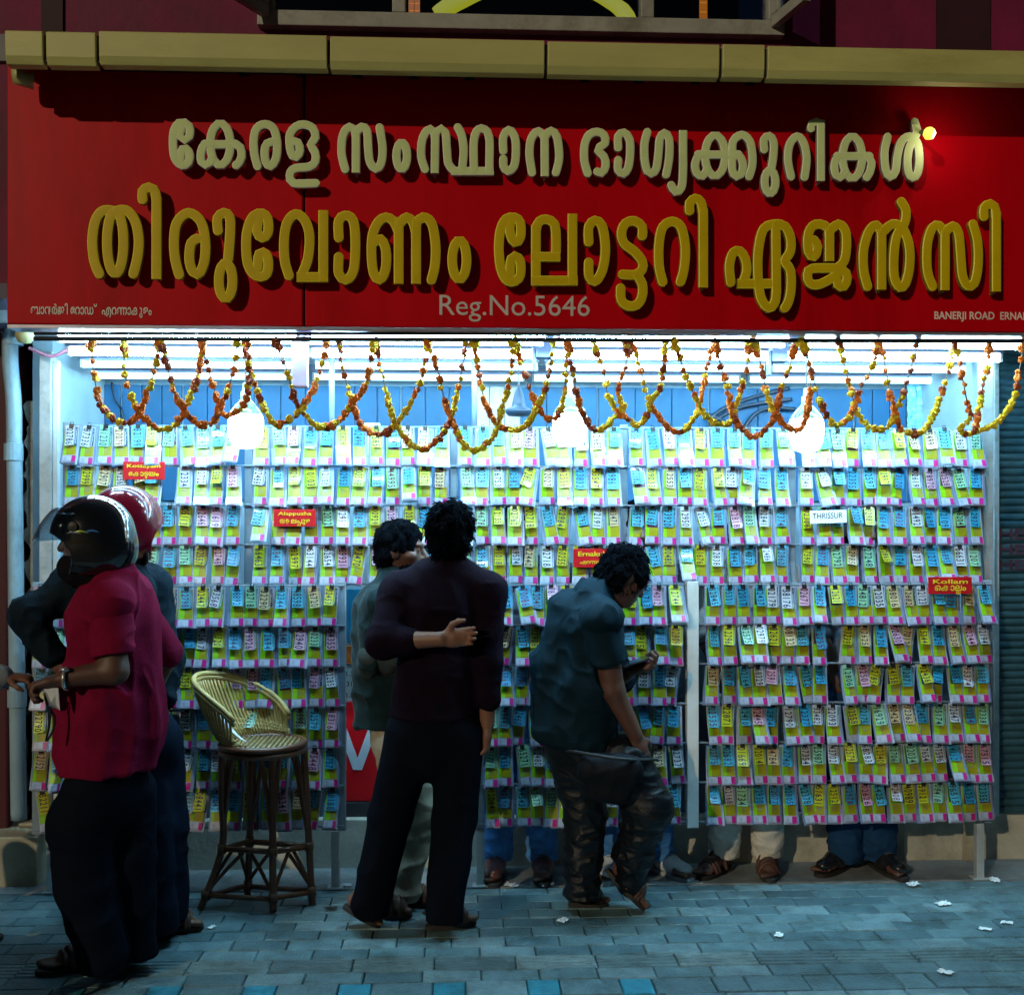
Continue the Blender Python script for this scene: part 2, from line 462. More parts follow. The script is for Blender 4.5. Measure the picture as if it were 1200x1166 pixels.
# dark cloth drape and cables
k = MB()
for (a, b, c, dd) in (((830,492),(850,478),(885,465),(925,455)), ((832,498),(860,480),(895,472),(928,468)), ((870,505),(885,485),(905,478),(932,480)), ((828,486),(845,492),(850,498),(856,500))):
    k.tube(catmull([P(*q, YB-.06) for q in (a,b,c,dd)], .02), .012, 6)
tag(k.build('cable_bundle', mat('dark_cable', (.01,.02,.04), .5), smooth=True), 'loose dark cable bundle sagging across the blue back wall', 'cables')
k = MB()
for q in (((97,448),(99,462),(106,470)), ((106,455),(103,470),(112,484)), ((131,448),(135,468),(142,478)), ((142,478),(145,492),(147,495))):
    k.tube(catmull([P(*p, YB-.03) for p in q], .02), .006, 6)
tag(k.build('loose_wire', mat('dark_cable', (.01,.02,.04)), smooth=True), 'black loose wires dangling at the left end of the back wall', 'wires')
# side walls
CEIL = mat('ceiling_board', (.10,.10,.17), .6, .1, 4)
k = MB().box(P(60,500,5.1).x-.12, P(60,500,5.1).x-.03, 5.2, YB+.1, .235, 2.5)
tag(k.build('left_side_wall', PALE), 'pale inner side wall at the left end of the ticket display', 'wall')
k = MB().box(P(1160,500,5.05).x+.04, P(1160,500,5.05).x+.1, 5.32, YB+.1, .235, 2.5)
tag(k.build('right_side_wall', PALE), 'pale inner side wall at the right end of the ticket display', 'wall')
k = MB().box(-2.1, 3.4, 4.42, YB+.1, 2.50, 2.56)
cl = k.build('canopy_ceiling', CEIL); tag(cl, 'flat boarded canopy ceiling that carries the rows of tube lights', 'ceiling')
k = MB()
for y in (4.66,5.0,5.36,5.75): k.box(-1.95, 2.7, y-.02, y+.02, 2.452, 2.498)
k.build('batten_rail', STEEL, cl)

# ---- counter in the gap between the low racks
ct = empty('shop_counter', P(480,950,5.35), 'shop counter in the gap between the racks with red board below', 'counter')
ct.location.z = .235
cx0, cx1 = P(392,800,5.3).x, P(572,800,5.3).x
def zpx(v, Y): return P(480, v, Y).z
MB().box(cx0, cx1, 5.30, 5.34, zpx(938,5.3), zpx(822,5.3)).build('red_board', mat('red_board', (.75,.004,.010), .35, .08, 6), ct, bevel=.003)
MB().box(cx0, cx1, 5.29, 5.36, .236, zpx(939,5.3)).build('kick_strip', DARKM, ct, bevel=.003)
MB().box(cx0, cx1, 5.302, 5.34, zpx(821,5.3), zpx(778,5.3)).build('white_panel', mat('counter_white', (.6,.62,.62), .5, .05, 10), ct)
MB().box(cx0, P(432,770,5.3).x, 5.298, 5.34, zpx(777,5.3), zpx(757,5.3)).build('orange_sticker', mat('orange', (.7,.16,.02), .5), ct)
k = MB().box(P(425,700,5.3).x, P(446,700,5.3).x, 5.25, 5.30-.003, zpx(822,5.3), 2.1); k.build('post', WHITE, ct, bevel=.004)
k = MB()
vy = 5.2975
for (q0, q1) in (((401,853),(419,902)), ((437,853),(419,902))):
    a_, b_ = P(*q0,vy), P(*q1,vy); wv_ = Vector((.021,0,0))
    k.add([a_-wv_, a_+wv_, b_+wv_, b_-wv_] if q0[0] < 410 else [a_-wv_, a_+wv_, b_+wv_+Vector((0,-.0015,0)), b_-wv_+Vector((0,-.0015,0))], [(0,3,2,1)])
k.build('lettering', mat('board_white', (.65,.68,.75), .4), ct)
k = MB()
for v0, v1 in ((690,752),):
    k.box(P(402,700,5.32).x, P(425,700,5.32).x-.004, 5.31, 5.33, zpx(v1,5.32), zpx(v0,5.32))
k.build('glass_panel', mat('blue_glass', (.03,.3,.5), .15, .1, 3), ct, bevel=.003)
k = MB()
for i, v in enumerate((792,804,817)):
    text_on(k, ['1.357','3193','1.572'][i], P(406,v,5.299), .062, bold=True)
k.build('figures', INK, ct)
MB().box(cx0, cx1, 5.345, YB-.02, zpx(756,5.3), zpx(748,5.3)).build('counter_top', PALE, ct)
MB().box(cx0-1.6, cx0-.004, 5.30, 5.33, .236, 1.15).add([], []).build('counter_front', mat('counter_slate', (.08,.11,.14), .5, .15, 4), ct)
MB().box(cx1+.004, 2.62, 5.30, 5.33, .236, 1.15).build('counter_front', mat('counter_slate', (.08,.11,.14), .5, .15, 4), ct)

# ---- left edge: red pillar, white pipe, plaster pier
RED2 = mat('red_wall', (.07,.003,.009), .6, .25, 3, dirt=.3, bump=.2)
k = MB().box(-3.2, P(9,600,5.2).x, 5.2, 5.6, .0, 2.5)
tag(k.build('red_pillar', RED2, bevel=.01), 'dark red pillar at the far left edge behind the white pipe', 'pillar')
k = MB(); pts = np.zeros((1,3))
x0, x1 = P(31,600,5.3).x, P(60,600,5.3).x
nz = 90; vs = []; fs = []
for j in range(nz+1):
    z = .24+j*(2.2-.24)/nz; e = random.uniform(-.012,.012)+.012*math.sin(j*.9)
    vs += [(x0+e,5.3,z),(x1,5.3,z),(x1,5.5,z),(x0+e,5.5,z)]
for j in range(nz):
    a, b = j*4, j*4+4
    for q in range(4): fs.append((a+q, a+(q+1) % 4, b+(q+1) % 4, b+q))
k.add(vs, fs)
tag(k.build('plaster_pier', mat('old_plaster', (.42,.46,.44), .8, .2, 9, bump=.6, bscale=30, dirt=.5)), 'ragged edged grey plaster pier between the white pipe and the rack', 'pillar')
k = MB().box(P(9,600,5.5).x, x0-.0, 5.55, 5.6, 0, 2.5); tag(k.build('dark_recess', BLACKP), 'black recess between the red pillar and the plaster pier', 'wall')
pp = empty('drain_pipe', P(18,960,5.1), 'white drain pipe running down the left edge of the shop', 'pipe'); pp.location.z = .23
PIPE = mat('pvc_pipe', (.30,.44,.52), .4, .15, 12, dirt=.45, stretch=(1,1,.4))
k = MB().tube(catmull([P(12,392,5.1), P(12,425,5.1), P(16,470,5.1), P(17,540,5.1), P(20,800,5.1), P(22,960,5.1)], .05), .034, 16); k.build('pipe', PIPE, pp, smooth=True)
for v in (530, 818, 395):
    a = P(16 if v < 600 else 20, v, 5.1); MB().lathe(a, [(.035,-.04),(.041,-.038),(.041,.038),(.035,.04)], 16).build('collar', PIPE, pp, smooth=False)
# round yellow lamp holder and bracket
k = MB().tube(catmull([P(34,408,4.8), P(60,418,4.8), P(78,410,4.8)], .02), .008, 6)
tag(k.build('hook_bracket', mat('pink_bracket', (.4,.14,.2), .5)), 'small pinkish bent bracket under the left end of the sign', 'bracket')
k = MB(); c = P(29,393,4.6)
k.lathe(c-Vector((0,0,.035)), [(.001,0),(.025,.005),(.038,.03),(.034,.058),(.015,.072),(.001,.073)], 16)
tag(k.build('dead_lamp', mat('cream_plastic', (.45,.42,.2), .4), smooth=True), 'unlit cream bulb under the left corner of the sign', 'lamp')

# ---- right shutter and neighbour
sx = P(1163,700,5.2).x
sh = empty('roller_shutter', (sx+.5, 5.2, .3), 'dark corrugated roller shutter at the right edge, painted with faint letters', 'shutter')
k = MB(); vs = []; fs = []; zz = .235; i = 0
prof = []
while zz < 2.46:
    for a in range(6):
        t = a/6; prof.append((5.215-.010*math.sin(math.pi*t)**.7, zz+.036*t))
    zz += .036
vs = [(x, y, z) for (y, z) in prof for x in (sx+.02, sx+1.4)]
fs = [(2*j, 2*j+1, 2*j+3, 2*j+2) for j in range(len(prof)-1)]
k.add(vs, fs).build('curtain', mat('shutter_paint', (.035,.095,.12), .45, .3, 8, dirt=.5, metal=.3), sh)
k = MB()
for (t, v) in (('MIRAH', 645), ('MIRAH', 760)):
    for dv in (-14, 0, 14): text_on(k, '0HM8I', P(1172,v+dv,5.198), .2, height=.035, bold=True)
k.lathe(P(1192,785,5.198), [(.001,0),(.05,.0),(.05,.004),(.001,.004)], 18)
MB().box(sx-.005, sx+.02, 5.17, 5.22, .235, 2.46).build('guide', STEEL, sh, bevel=.003)
k2 = MB()
for v0, h_ in ((650,.05),(632,.05),(668,.05)):
    text_on(k2, 'HEIR', P(1171,v0,5.199), .22, height=h_, bold=True)
k2.build('faded_lettering', mat('shutter_ink', (.05,.012,.03), .7), sh)

# ---- upper wall, window
UW = mat('maroon_wall', (.17,.004,.05), .7, .3, 3, dirt=.35, bump=.3, bscale=20)
YW = 4.78
k = MB(); wx0, wx1 = P(312,20,YW).x, P(908,20,YW).x; wz = P(600,33,YW).z
k.box(-4, wx0, YW, YW+.2, 2.58, 5.6).box(wx1, 5, YW, YW+.2, 2.58, 5.6).box(wx0, wx1, YW, YW+.2, 2.58, wz).box(wx0, wx1, YW, YW+.2, 5.0, 5.6)
up = k.build('upper_wall', UW); tag(up, 'maroon painted upper wall above the gutter and shop sign', 'wall')
k = MB()
for u, w_ in ((62,.09),(1128,.24)):
    x = P(u,20,YW).x; k.box(x-w_/2, x+w_/2, YW-.012, YW-.003, 3.3, 5.6)
k.build('pilaster', mat('dark_maroon', (.035,.004,.014), .7, .3, 4), up)
wn = empty('upper_window', ((wx0+wx1)/2, YW, wz), 'grey framed upper window with open casements above the sign', 'window')
FR = mat('window_frame', (.36,.37,.34), .5, .15, 10, dirt=.4)
GL = glass('window_glass', (.5,.6,.8), .08)
k = MB().box(wx0-.03, wx1+.03, YW-.05, YW+.03, wz-.03, wz+.035)
k.box(wx0-.02, wx0+.04, YW-.045, YW+.025, wz+.037, 5.0).box(wx1-.04, wx1+.02, YW-.045, YW+.025, wz+.037, 5.0)
for u in (468,757):
    x = P(u,20,YW).x; k.box(x-.028, x+.028, YW-.045, YW+.025, wz+.037, 5.0)
k.build('frame', FR, wn, bevel=.004)
MB().box(wx0, wx1, YW+.0, YW+.004, wz+.02, 5.0).build('pane', GL, wn)
for (u0, u1, sgn) in ((312,256,-1),(908,946,1)):
    a = P(u0,20,YW-.05); b = P(u1,20,4.48); b.z = a.z; a.z = b.z = wz+.0
    d = (b-a); L = d.length; ang = math.atan2(d.y, d.x); R = Matrix.Rotation(ang,3,'Z'); mid = (a+b)/2
    k = MB(); H = 1.2
    k.obox(mid+Vector((0,0,.025)), (L,.035,.05), R)
    for q in (a, b):
        k.obox(q+(mid-q).normalized()*.025+Vector((0,0,.052+H/2)), (.05,.035,H), R)
    lf = k.build('casement', FR, wn, bevel=.003)
    k = MB().obox(mid+Vector((0,0,.05+H/2)), (L-.09,.006,H-.01), R); k.build('pane', GL, lf)
# room behind the window
k = MB().box(wx0-.2, wx1+.2, 6.2, 6.25, 3.2, 5.6); k.box(wx0-.2, wx1+.2, YW+.205, 6.19, 3.2, 3.22)
tag(k.build('dark_room', mat('room_dark', (.012,.012,.02), .8, .3, 2)), 'unlit room behind the upper window panes', 'room')
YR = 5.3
k = MB(); pts = [P(516,18,YR), P(524,10,YR), P(545,1,YR), P(580,-10,YR), P(628,-16,YR), P(680,-10,YR), P(712,2,YR), P(730,14,YR), P(736,28,YR)]  # glowing arch added behind the glass to stand for a yellow reflection
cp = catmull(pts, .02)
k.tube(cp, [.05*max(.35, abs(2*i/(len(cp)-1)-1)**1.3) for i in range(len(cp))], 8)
tag(k.build('arch_reflection', emit('yellow_glow', (1,.72,.02), 1.0), smooth=True), 'glowing yellow arch added as a reflection in the middle window pane', 'lamp')
for (u0,u1,v0,v1,lab) in ((478,492,-30,21,'tall orange glow added as a reflection at the left of the middle window pane'), (820,829,-30,36,'narrow orange glow added as a reflection in the right window pane')):
    k = MB(); nr = 6  # glowing panes added behind the glass for orange reflections of lit windows
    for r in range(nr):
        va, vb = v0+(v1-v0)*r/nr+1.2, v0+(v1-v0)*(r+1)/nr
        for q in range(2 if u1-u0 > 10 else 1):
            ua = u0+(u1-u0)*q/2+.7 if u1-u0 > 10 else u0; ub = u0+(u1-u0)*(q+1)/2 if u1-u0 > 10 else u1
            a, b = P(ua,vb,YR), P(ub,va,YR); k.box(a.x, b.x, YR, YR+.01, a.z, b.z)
    tag(k.build('glow_reflection', emit('orange_glow', (1,.22,.01), .9)), lab, 'lit panel')

# ---- gutter above the sign
GT = mat('gutter_cream', (.54,.53,.19), .45, .12, 5, dirt=.3, stretch=(.3,1,1))
gz0, gz1 = 3.265, 3.385; GY0, GY1 = 4.04, 4.095
gt = empty('roof_gutter', P(600,90,GY0), 'long cream box gutter running above the red sign', 'gutter')
cuts = [4,52,114,385,640,845,898,1260]
for a, b in zip(cuts, cuts[1:]):
    x0, x1 = P(a,70,GY0).x+.006, P(b,70,GY0).x-.006
    dz = random.uniform(-.003,.003)
    k = MB(); vs = []
    pr = [(GY0,gz0+.028),(GY0-.004,gz1-.006),(GY0+.008,gz1),(GY1,gz1),(GY1,gz0),(GY0+.012,gz0)]
    for x in (x0, x1): vs += [(x, y, z+dz) for y, z in pr]
    m = len(pr); k.add(vs, [tuple(range(m)), tuple(range(2*m-1, m-1, -1))]+[(i, m+i, m+(i+1) % m, (i+1) % m) for i in range(m)])
    k.build('gutter_section', GT, gt, bevel=.003)
k = MB().box(P(4,70,4.2).x, P(1260,70,4.2).x, GY0+.014, GY1-.008, gz0+.012, gz1-.012); k.build('joint_core', DARKM, gt)
k = MB().box(P(6,70,4.2).x, P(1260,70,4.2).x, GY1+.002, 4.778, 3.345, 3.372); k.build('blocker_slab', DARKM, gt)  # unseen slab added to block the lamp from the front, ties gutter to wall
k = MB().tube([P(22,78,4.2), P(22,92,4.2), P(40,96,4.22)], .03, 10); k.build('outlet', GT, gt, smooth=True)
for u in (288,354,420,485,550,684,747,813,876):
    c = P(u,45,4.33); k = MB().lathe((c.x, 4.33, gz1-.03), [(.036,-.02),(.036,.045),(.03,.07),(.015,.082),(.001,.085)], 12)
    k.build('bolt_cap', DARKM, gt, smooth=True)

# ---- sign board with its letters
YS = 4.30
sz0, sz1 = P(600,384.5,YS).z, 3.40
sx0, sx1 = P(8,250,YS).x, P(1260,250,YS).x
xj = P(356,250,YS).x
SIGNR = mat('sign_red', (.62,.0005,.008), .38, .10, 2.5, spec=.12, dirt=.3, stretch=(1.6,1,.35))
sg = empty('shop_sign', ((sx0+sx1)/2, YS, sz0), 'wide red shop sign with raised cream and gold lettering under the gutter', 'sign')
MB().box(sx0, xj-.005, YS, YS+.11, sz0, sz1).build('panel', SIGNR, sg, bevel=.004)
MB().box(xj+.005, sx1, YS, YS+.11, sz0, sz1).build('panel', SIGNR, sg, bevel=.004)
MB().box(xj-.03, xj+.03, YS+.02, YS+.1, sz0+.004, sz1-.004).build('joint_strip', mat('joint_dark', (.02,.006,.012), .6), sg)
MB().box(sx0, sx1, YS+.004, YS+.10, sz0-.014, sz0-.002).build('edge_trim', mat('trim_alu', (.55,.5,.6), .3, .1, 6, metal=.7), sg)
def stroke(mb, pts, w, h, closed=False, cap='r', base=YS, zoff=0.):
    """one raised stroke of a letter: flat back on the board, gently domed face with a bright rim"""
    pts = [Vector(p) for p in pts]; n = len(pts); rim = w*.11
    secs = []
    def tang(i):
        if closed: t = pts[(i+1) % n]-pts[i-1]
        else: t = pts[min(i+1,n-1)]-pts[max(i-1,0)]
        return t.normalized()
    for i in range(n): secs.append((pts[i], tang(i), w/2))
    if not closed and cap == 'r':
        A, B = [], []
        for a in (25,50,70,85):
            r = math.radians(a)
            A.insert(0, (pts[0]-tang(0)*(w/2*math.sin(r)), tang(0), w/2*math.cos(r)))
            B.append((pts[-1]+tang(n-1)*(w/2*math.sin(r)), tang(n-1), w/2*math.cos(r)))
        secs = A+secs+B
    M = len(secs); vs = []
    for p, t, hw in secs:
        nx = Vector((-t.z, 0, t.x)); f = hw/(w/2); rr = min(rim, hw*.5)
        for off, hh in ((-hw,0),(-hw,.9*h),(-hw+rr,h),(-(hw-rr)*.5,h*1.012),(0,h*1.016),((hw-rr)*.5,h*1.012),(hw-rr,h),(hw,.9*h),(hw,0)):
            vs.append((p.x+nx.x*off, base-hh-zoff, p.z+nx.z*off))
    q = 9
    for i in range(M if closed else M-1):
        j = (i+1) % M
        for k in range(q-1):
            mb.add([], []); b = 0
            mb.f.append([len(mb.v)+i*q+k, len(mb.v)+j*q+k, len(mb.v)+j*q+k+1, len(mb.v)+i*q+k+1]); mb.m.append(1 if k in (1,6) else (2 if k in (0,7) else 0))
    if not closed:
        b = len(mb.v)
        mb.f.append([b+k for k in range(q)]); mb.m.append(2)
        mb.f.append([b+(M-1)*q+k for k in range(q)][::-1]); mb.m.append(2)
    mb.v += vs
CROP = {'A': (80,120,3.75), 'B': (340,120,3.33333), 'C': (560,120,3.75), 'D': (830,120,3.24324)}
def S(c, pts, closed=False, cap='r', straight=False): return (c, pts, closed, cap, straight)
def I(c, a, b): return (c, [a, b], False, 'f', True)
def ring(c, cx, cy, rx, ry): return (c, [(cx+rx*math.cos(2*math.pi*k/14), cy+ry*math.sin(2*math.pi*k/14)) for k in range(14)], True, 'r', False)
TOP = [
 [S('A',[(497,97),(492,150),(512,168),(532,150),(532,107),(512,90),(485,92),(465,125),(460,180),(468,245),(500,278),(528,265),(533,230),(520,205),(500,207),(490,265)])],
 [ring('A',668,185,44,92), S('A',[(600,184),(668,186),(735,184)]), S('A',[(630,184),(600,186),(584,220),(585,262),(603,277),(624,265),(632,245)]), S('A',[(735,184),(757,200),(762,240),(752,265),(738,278)])],
 [S('A',[(832,282),(818,230),(815,165),(828,115),(866,97),(903,118),(918,185),(912,250),(888,283),(868,262),(863,215),(872,183),(893,175)])],
 [S('A',[(990,172),(1010,178),(1018,212),(1003,243),(984,235),(973,190),(975,140),(1000,108),(1035,98),(1075,115),(1086,155),(1066,188),(1084,220),(1086,260),(1060,283),(1000,290),(976,308),(975,340),(992,357),(1088,356)])],
 [S('B',[(215,262),(201,200),(206,130),(230,96),(250,105),(257,140)]), I('B',(257,105),(257,276)), S('B',[(262,115),(280,96),(300,112),(305,180),(312,235),(335,262),(355,240),(361,180),(350,100)])],
 [ring('B',436,210,21,52)],
 [S('B',[(527,262),(512,210),(518,140),(545,103),(562,118),(567,150)]), I('B',(567,112),(565,278)), S('B',[(572,118),(590,103),(607,120),(612,180),(618,240),(640,268)]), I('B',(628,270),(795,270)), S('B',[(672,262),(678,190),(670,130),(655,100)]), S('B',[(718,265),(718,150),(735,108),(760,108),(778,140),(778,265)])],
 [S('B',[(833,190),(833,135),(855,108),(878,138),(882,200),(874,252),(850,270),(834,250),(833,222)])],
 [S('B',[(945,275),(935,200),(943,140),(970,113),(988,130)]), I('B',(994,125),(995,290)), S('B',[(998,130),(1020,112),(1042,135),(1051,200),(1048,240),(1038,275)])],
 [S('C',[(483,312),(468,255),(470,185),(490,143),(525,130),(555,145),(560,180),(535,198),(528,213),(555,240),(562,280),(545,312),(525,305)])],
 [S('C',[(617,200),(617,150),(642,133),(667,165),(669,235),(660,290),(640,315),(617,298),(617,255)])],
 [S('C',[(745,132),(733,180),(733,250),(745,303),(765,315),(785,290),(795,215),(800,160),(820,135),(840,160),(842,230),(835,285),(828,318)]), S('C',[(902,200),(902,300),(895,375),(870,395),(850,365)]), I('C',(902,125),(902,230))],
 [ring('C',1043,235,44,90), S('C',[(968,230),(1043,231),(1145,230)]), S('C',[(1000,230),(972,234),(955,270),(962,312),(988,325),(1005,300)]), S('D',[(92,215),(94,150),(128,125),(158,150),(168,210),(165,250),(155,283)]), S('D',[(90,207),(118,205),(132,240),(124,275),(106,284),(92,262),(90,225)])],
 [S('D',[(213,180),(212,142),(232,128),(248,150),(248,200),(240,255)]), ring('D',235,303,21,44)],
 [S('D',[(315,283),(303,220),(310,160),(338,130),(363,155),(374,215),(366,285)])],
 [S('D',[(391,100),(393,82),(412,75),(426,82)]), I('D',(428,68),(428,300))],
 [ring('D',548,210,37,80), S('D',[(490,205),(548,206),(612,205)]), S('D',[(515,205),(492,208),(479,240),(485,278),(503,287),(520,265)]), S('D',[(605,205),(620,230),(613,268),(602,286)])],
 [S('D',[(682,132),(670,190),(675,258),(692,285),(712,262),(720,200),(735,150),(765,130),(795,155),(803,220),(795,272),(778,288),(762,268),(758,220),(765,172),(783,140),(793,110),(785,75)])],
]
BOT = [
 [S('A',[(137,755),(115,700),(106,610),(118,525),(145,482),(175,474),(205,480)]), ring('A',207,616,36,138), S('A',[(215,478),(255,475),(293,520),(310,600),(305,680),(287,755)])],
 [S('A',[(327,428),(327,392),(352,374),(378,385),(388,430)]), I('A',(388,420),(388,778))],
 [S('A',[(488,758),(470,690),(465,600),(480,525),(530,487),(582,525),(602,610),(598,700),(572,758),(547,745),(532,690),(540,620),(566,600)])],
 [S('A',[(658,565),(656,510),(685,486),(709,505),(712,570),(703,690)]), ring('A',692,785,30,78)],
 [S('A',[(838,500),(830,570),(852,597),(877,575),(877,515),(855,490),(815,500),(788,560),(782,640),(792,720),(825,763),(863,763),(878,735),(876,682),(858,660),(838,668),(832,730)])],
 [S('A',[(970,762),(952,700),(948,610),(962,530),(1000,492),(1040,520),(1060,590),(1052,690),(1025,762)]), I('A',(1004,769),(1142,769)), I('A',(1121,788),(1121,476))],
 [S('B',[(190,530),(190,465),(215,443),(247,465),(255,560),(247,660),(217,694),(190,670),(190,605)])],
 [S('B',[(332,545),(355,535),(374,580),(372,655),(350,694),(327,670),(318,600),(322,520),(345,468),(375,450),(405,467),(424,510)]), I('B',(424,450),(424,710)), S('B',[(428,475),(455,450),(480,470),(490,505)]), I('B',(492,455),(492,710)), S('B',[(494,472),(520,450),(553,475),(568,560),(565,640),(552,695)])],
 [ring('B',661,616,28,76)],
 [S('C',[(145,510),(140,570),(162,617),(186,595),(186,530),(162,508),(125,513),(100,560),(92,645),(102,735),(130,785),(165,785),(186,760),(186,700),(165,676),(146,690),(140,760)])],
 [S('C',[(255,640),(256,560),(270,525),(302,515),(335,535),(343,590),(343,660)]), I('C',(255,540),(255,805)), I('C',(236,680),(362,680)), I('C',(236,785),(438,785)), I('C',(415,803),(415,492))],
 [S('C',[(487,615),(487,548),(515,520),(546,545),(560,640),(548,735),(515,788),(489,765),(487,705)])],
 [S('C',[(722,588),(722,548),(690,523),(650,532),(631,572),(642,620),(690,658),(722,700),(722,735),(692,758),(636,757)]), S('C',[(700,762),(722,800),(722,850),(700,890),(660,895),(630,870),(627,818)])],
 [S('C',[(812,790),(796,720),(796,620),(812,550),(853,525),(893,550),(911,640),(905,735),(890,790)])],
 [S('C',[(930,478),(931,442),(956,424),(980,440),(989,485)]), I('C',(990,470),(990,815))],
 [S('D',[(85,685),(80,620),(95,572),(120,566),(140,595),(146,640),(132,685)]), I('D',(110,690),(272,690)), S('D',[(250,464),(210,482),(190,560),(188,660),(200,745),(230,782),(254,755),(258,690)]), I('D',(256,460),(258,730)), S('D',[(262,464),(292,474),(312,520),(310,570),(290,605),(311,640),(313,710),(303,760),(290,782)])],
 [S('D',[(402,525),(415,552),(402,588),(381,570),(378,512),(395,472),(425,464),(455,480),(460,520)]), I('D',(460,475),(460,605)), S('D',[(468,482),(495,464),(520,490),(524,550),(515,605),(490,630)]), S('D',[(500,632),(395,633),(376,655),(385,688),(420,693),(470,668),(512,640),(527,668),(515,700),(492,695),(487,662)])],
 [S('D',[(605,700),(590,640),(590,560),(610,492),(637,467),(655,490)]), I('D',(658,480),(658,713)), S('D',[(664,492),(700,464),(738,480),(763,550),(763,630),(748,690),(728,704),(707,670),(704,590),(715,510),(745,460),(750,412),(733,380)])],
 [S('D',[(852,700),(832,640),(832,540),(852,477),(878,470),(897,500)]), I('D',(899,480),(899,715)), S('D',[(904,490),(930,471),(950,500),(958,580),(965,660),(985,698),(1010,688),(1024,620),(1022,530),(1005,465)])],
 [S('D',[(1047,435),(1048,402),(1070,386),(1088,398),(1093,440)]), I('D',(1094,415),(1094,720))],
]
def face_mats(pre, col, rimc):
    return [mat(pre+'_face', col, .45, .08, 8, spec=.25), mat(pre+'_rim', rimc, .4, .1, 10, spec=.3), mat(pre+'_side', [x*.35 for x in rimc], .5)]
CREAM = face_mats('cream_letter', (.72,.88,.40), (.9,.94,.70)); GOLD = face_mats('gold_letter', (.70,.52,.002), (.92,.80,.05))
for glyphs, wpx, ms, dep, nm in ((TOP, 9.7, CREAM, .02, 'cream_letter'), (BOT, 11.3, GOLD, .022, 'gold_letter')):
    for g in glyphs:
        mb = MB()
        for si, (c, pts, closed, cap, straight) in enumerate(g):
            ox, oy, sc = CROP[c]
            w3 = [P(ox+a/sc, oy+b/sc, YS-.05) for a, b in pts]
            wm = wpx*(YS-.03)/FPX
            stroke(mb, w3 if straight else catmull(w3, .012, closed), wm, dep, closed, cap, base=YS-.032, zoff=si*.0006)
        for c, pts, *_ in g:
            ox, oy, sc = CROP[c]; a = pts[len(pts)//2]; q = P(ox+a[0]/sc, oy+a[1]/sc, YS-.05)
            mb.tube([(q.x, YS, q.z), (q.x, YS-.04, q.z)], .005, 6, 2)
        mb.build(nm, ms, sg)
SMALL = mat('small_lettering', (.68,.62,.60), .5, .08, 20)
k = MB(); text_on(k, 'Reg.No.5646', P(515,369,YS-.003), P(691,369,YS).x-P(515,369,YS).x); k.build('registration_lettering', SMALL, sg)
k = MB(); a = P(1095,377,YS-.003); text_on(k, 'BANERJI ROAD  ERNAKULAM', a, (P(1200,377,YS).x-a.x)*23/17.6, height=.0405, bold=True); k.build('address_lettering', mat('small_lettering_pink', (.92,.78,.72), .5), sg)
k = MB(); a = P(36,368,YS-.003)
ml_text(k, list('\u0D2C\u0D3E\u0D28\u0D7C\u0D1C\u0D3F \u0D47\u0D31\u0D3E\u0D21\u0D4D  \u0D0E\u0D31\u0D23\u0D3E\u0D15\u0D41\u0D33\u0D02'), a, P(178,368,YS).x-a.x, tall=1.7); k.build('address_lettering', mat('small_lettering_pink', (.92,.78,.72)), sg)
# lamp added at the yellow spot on the sign's right part for its wash
c = P(1089,157,YS-.13)
yl = empty('added_lamp', c, 'small yellow lamp added for the glow on the right part of the red sign', 'lamp')
k = MB().lathe(c-Vector((0,0,.022)), [(.001,0),(.016,.004),(.024,.02),(.02,.036),(.012,.044),(.001,.045)], 12); k.build('bulb', emit('yellow_bulb', (1,.80,.03), 1.0), yl, smooth=True)
MB().tube([c+Vector((0,.008,.02)), c+Vector((0,.128,.04))], .008, 8).build('holder', DARKM, yl)
ld = bpy.data.lights.new('wash_light', 'POINT'); ld.energy = .36; ld.color = (1,.9,.72); ld.shadow_soft_size = .02
lo = bpy.data.objects.new('wash_light', ld); C.objects.link(lo); lo.parent = yl; lo.location = (.035,-.01,-.01)
# ================================================================== TUBE LIGHTS AND BULBS
TUBE = [emit('tube_glow_%s' % n_, (.40,.79,1.0), v_) for n_, v_ in zip(('front','second','third','fourth','rear'), TUBE_L)]
BATT = mat('batten', (.14,.15,.22), .5, .08, 8)
rows = [(4.44,'front',.775), (4.68,'second',.79), (5.03,'third',.79), (5.40,'fourth',.79), (5.80,'rear',.79)]
ORD = ['first','second','third','fourth','fifth']
for ri, (y, nm, h) in enumerate(rows):
    z = CAMH+h
    x0 = P([60,62,74,90,100][ri], 400, y).x; x1 = P([1212,1200,1178,1160,1120][ri], 400, y).x
    n = 4; L = (x1-x0)/n
    for i in range(n):
        a = x0+i*L+.02; b = x0+(i+1)*L-.02
        t = empty('tube_light', ((a+b)/2, y, z), '%s white tube light from the left in the %s row under the canopy' % (ORD[i], nm), 'tube light', 'rows of tube lights under the canopy')
        MB().box(a-.008, b+.008, y-.018, y+.018, z+.022, z+.05).build('batten', BATT, t, bevel=.003)
        MB().tube([(a+.012,y,z),(b-.012,y,z)], .0160, 12).build('tube', TUBE[ri], t, smooth=False)
        for e, d in ((a,1),(b,-1)): MB().box(min(e,e+d*.012), max(e,e+d*.012), y-.019, y+.019, z-.019, z+.021).build('end_cap', WHITE, t, bevel=.002)
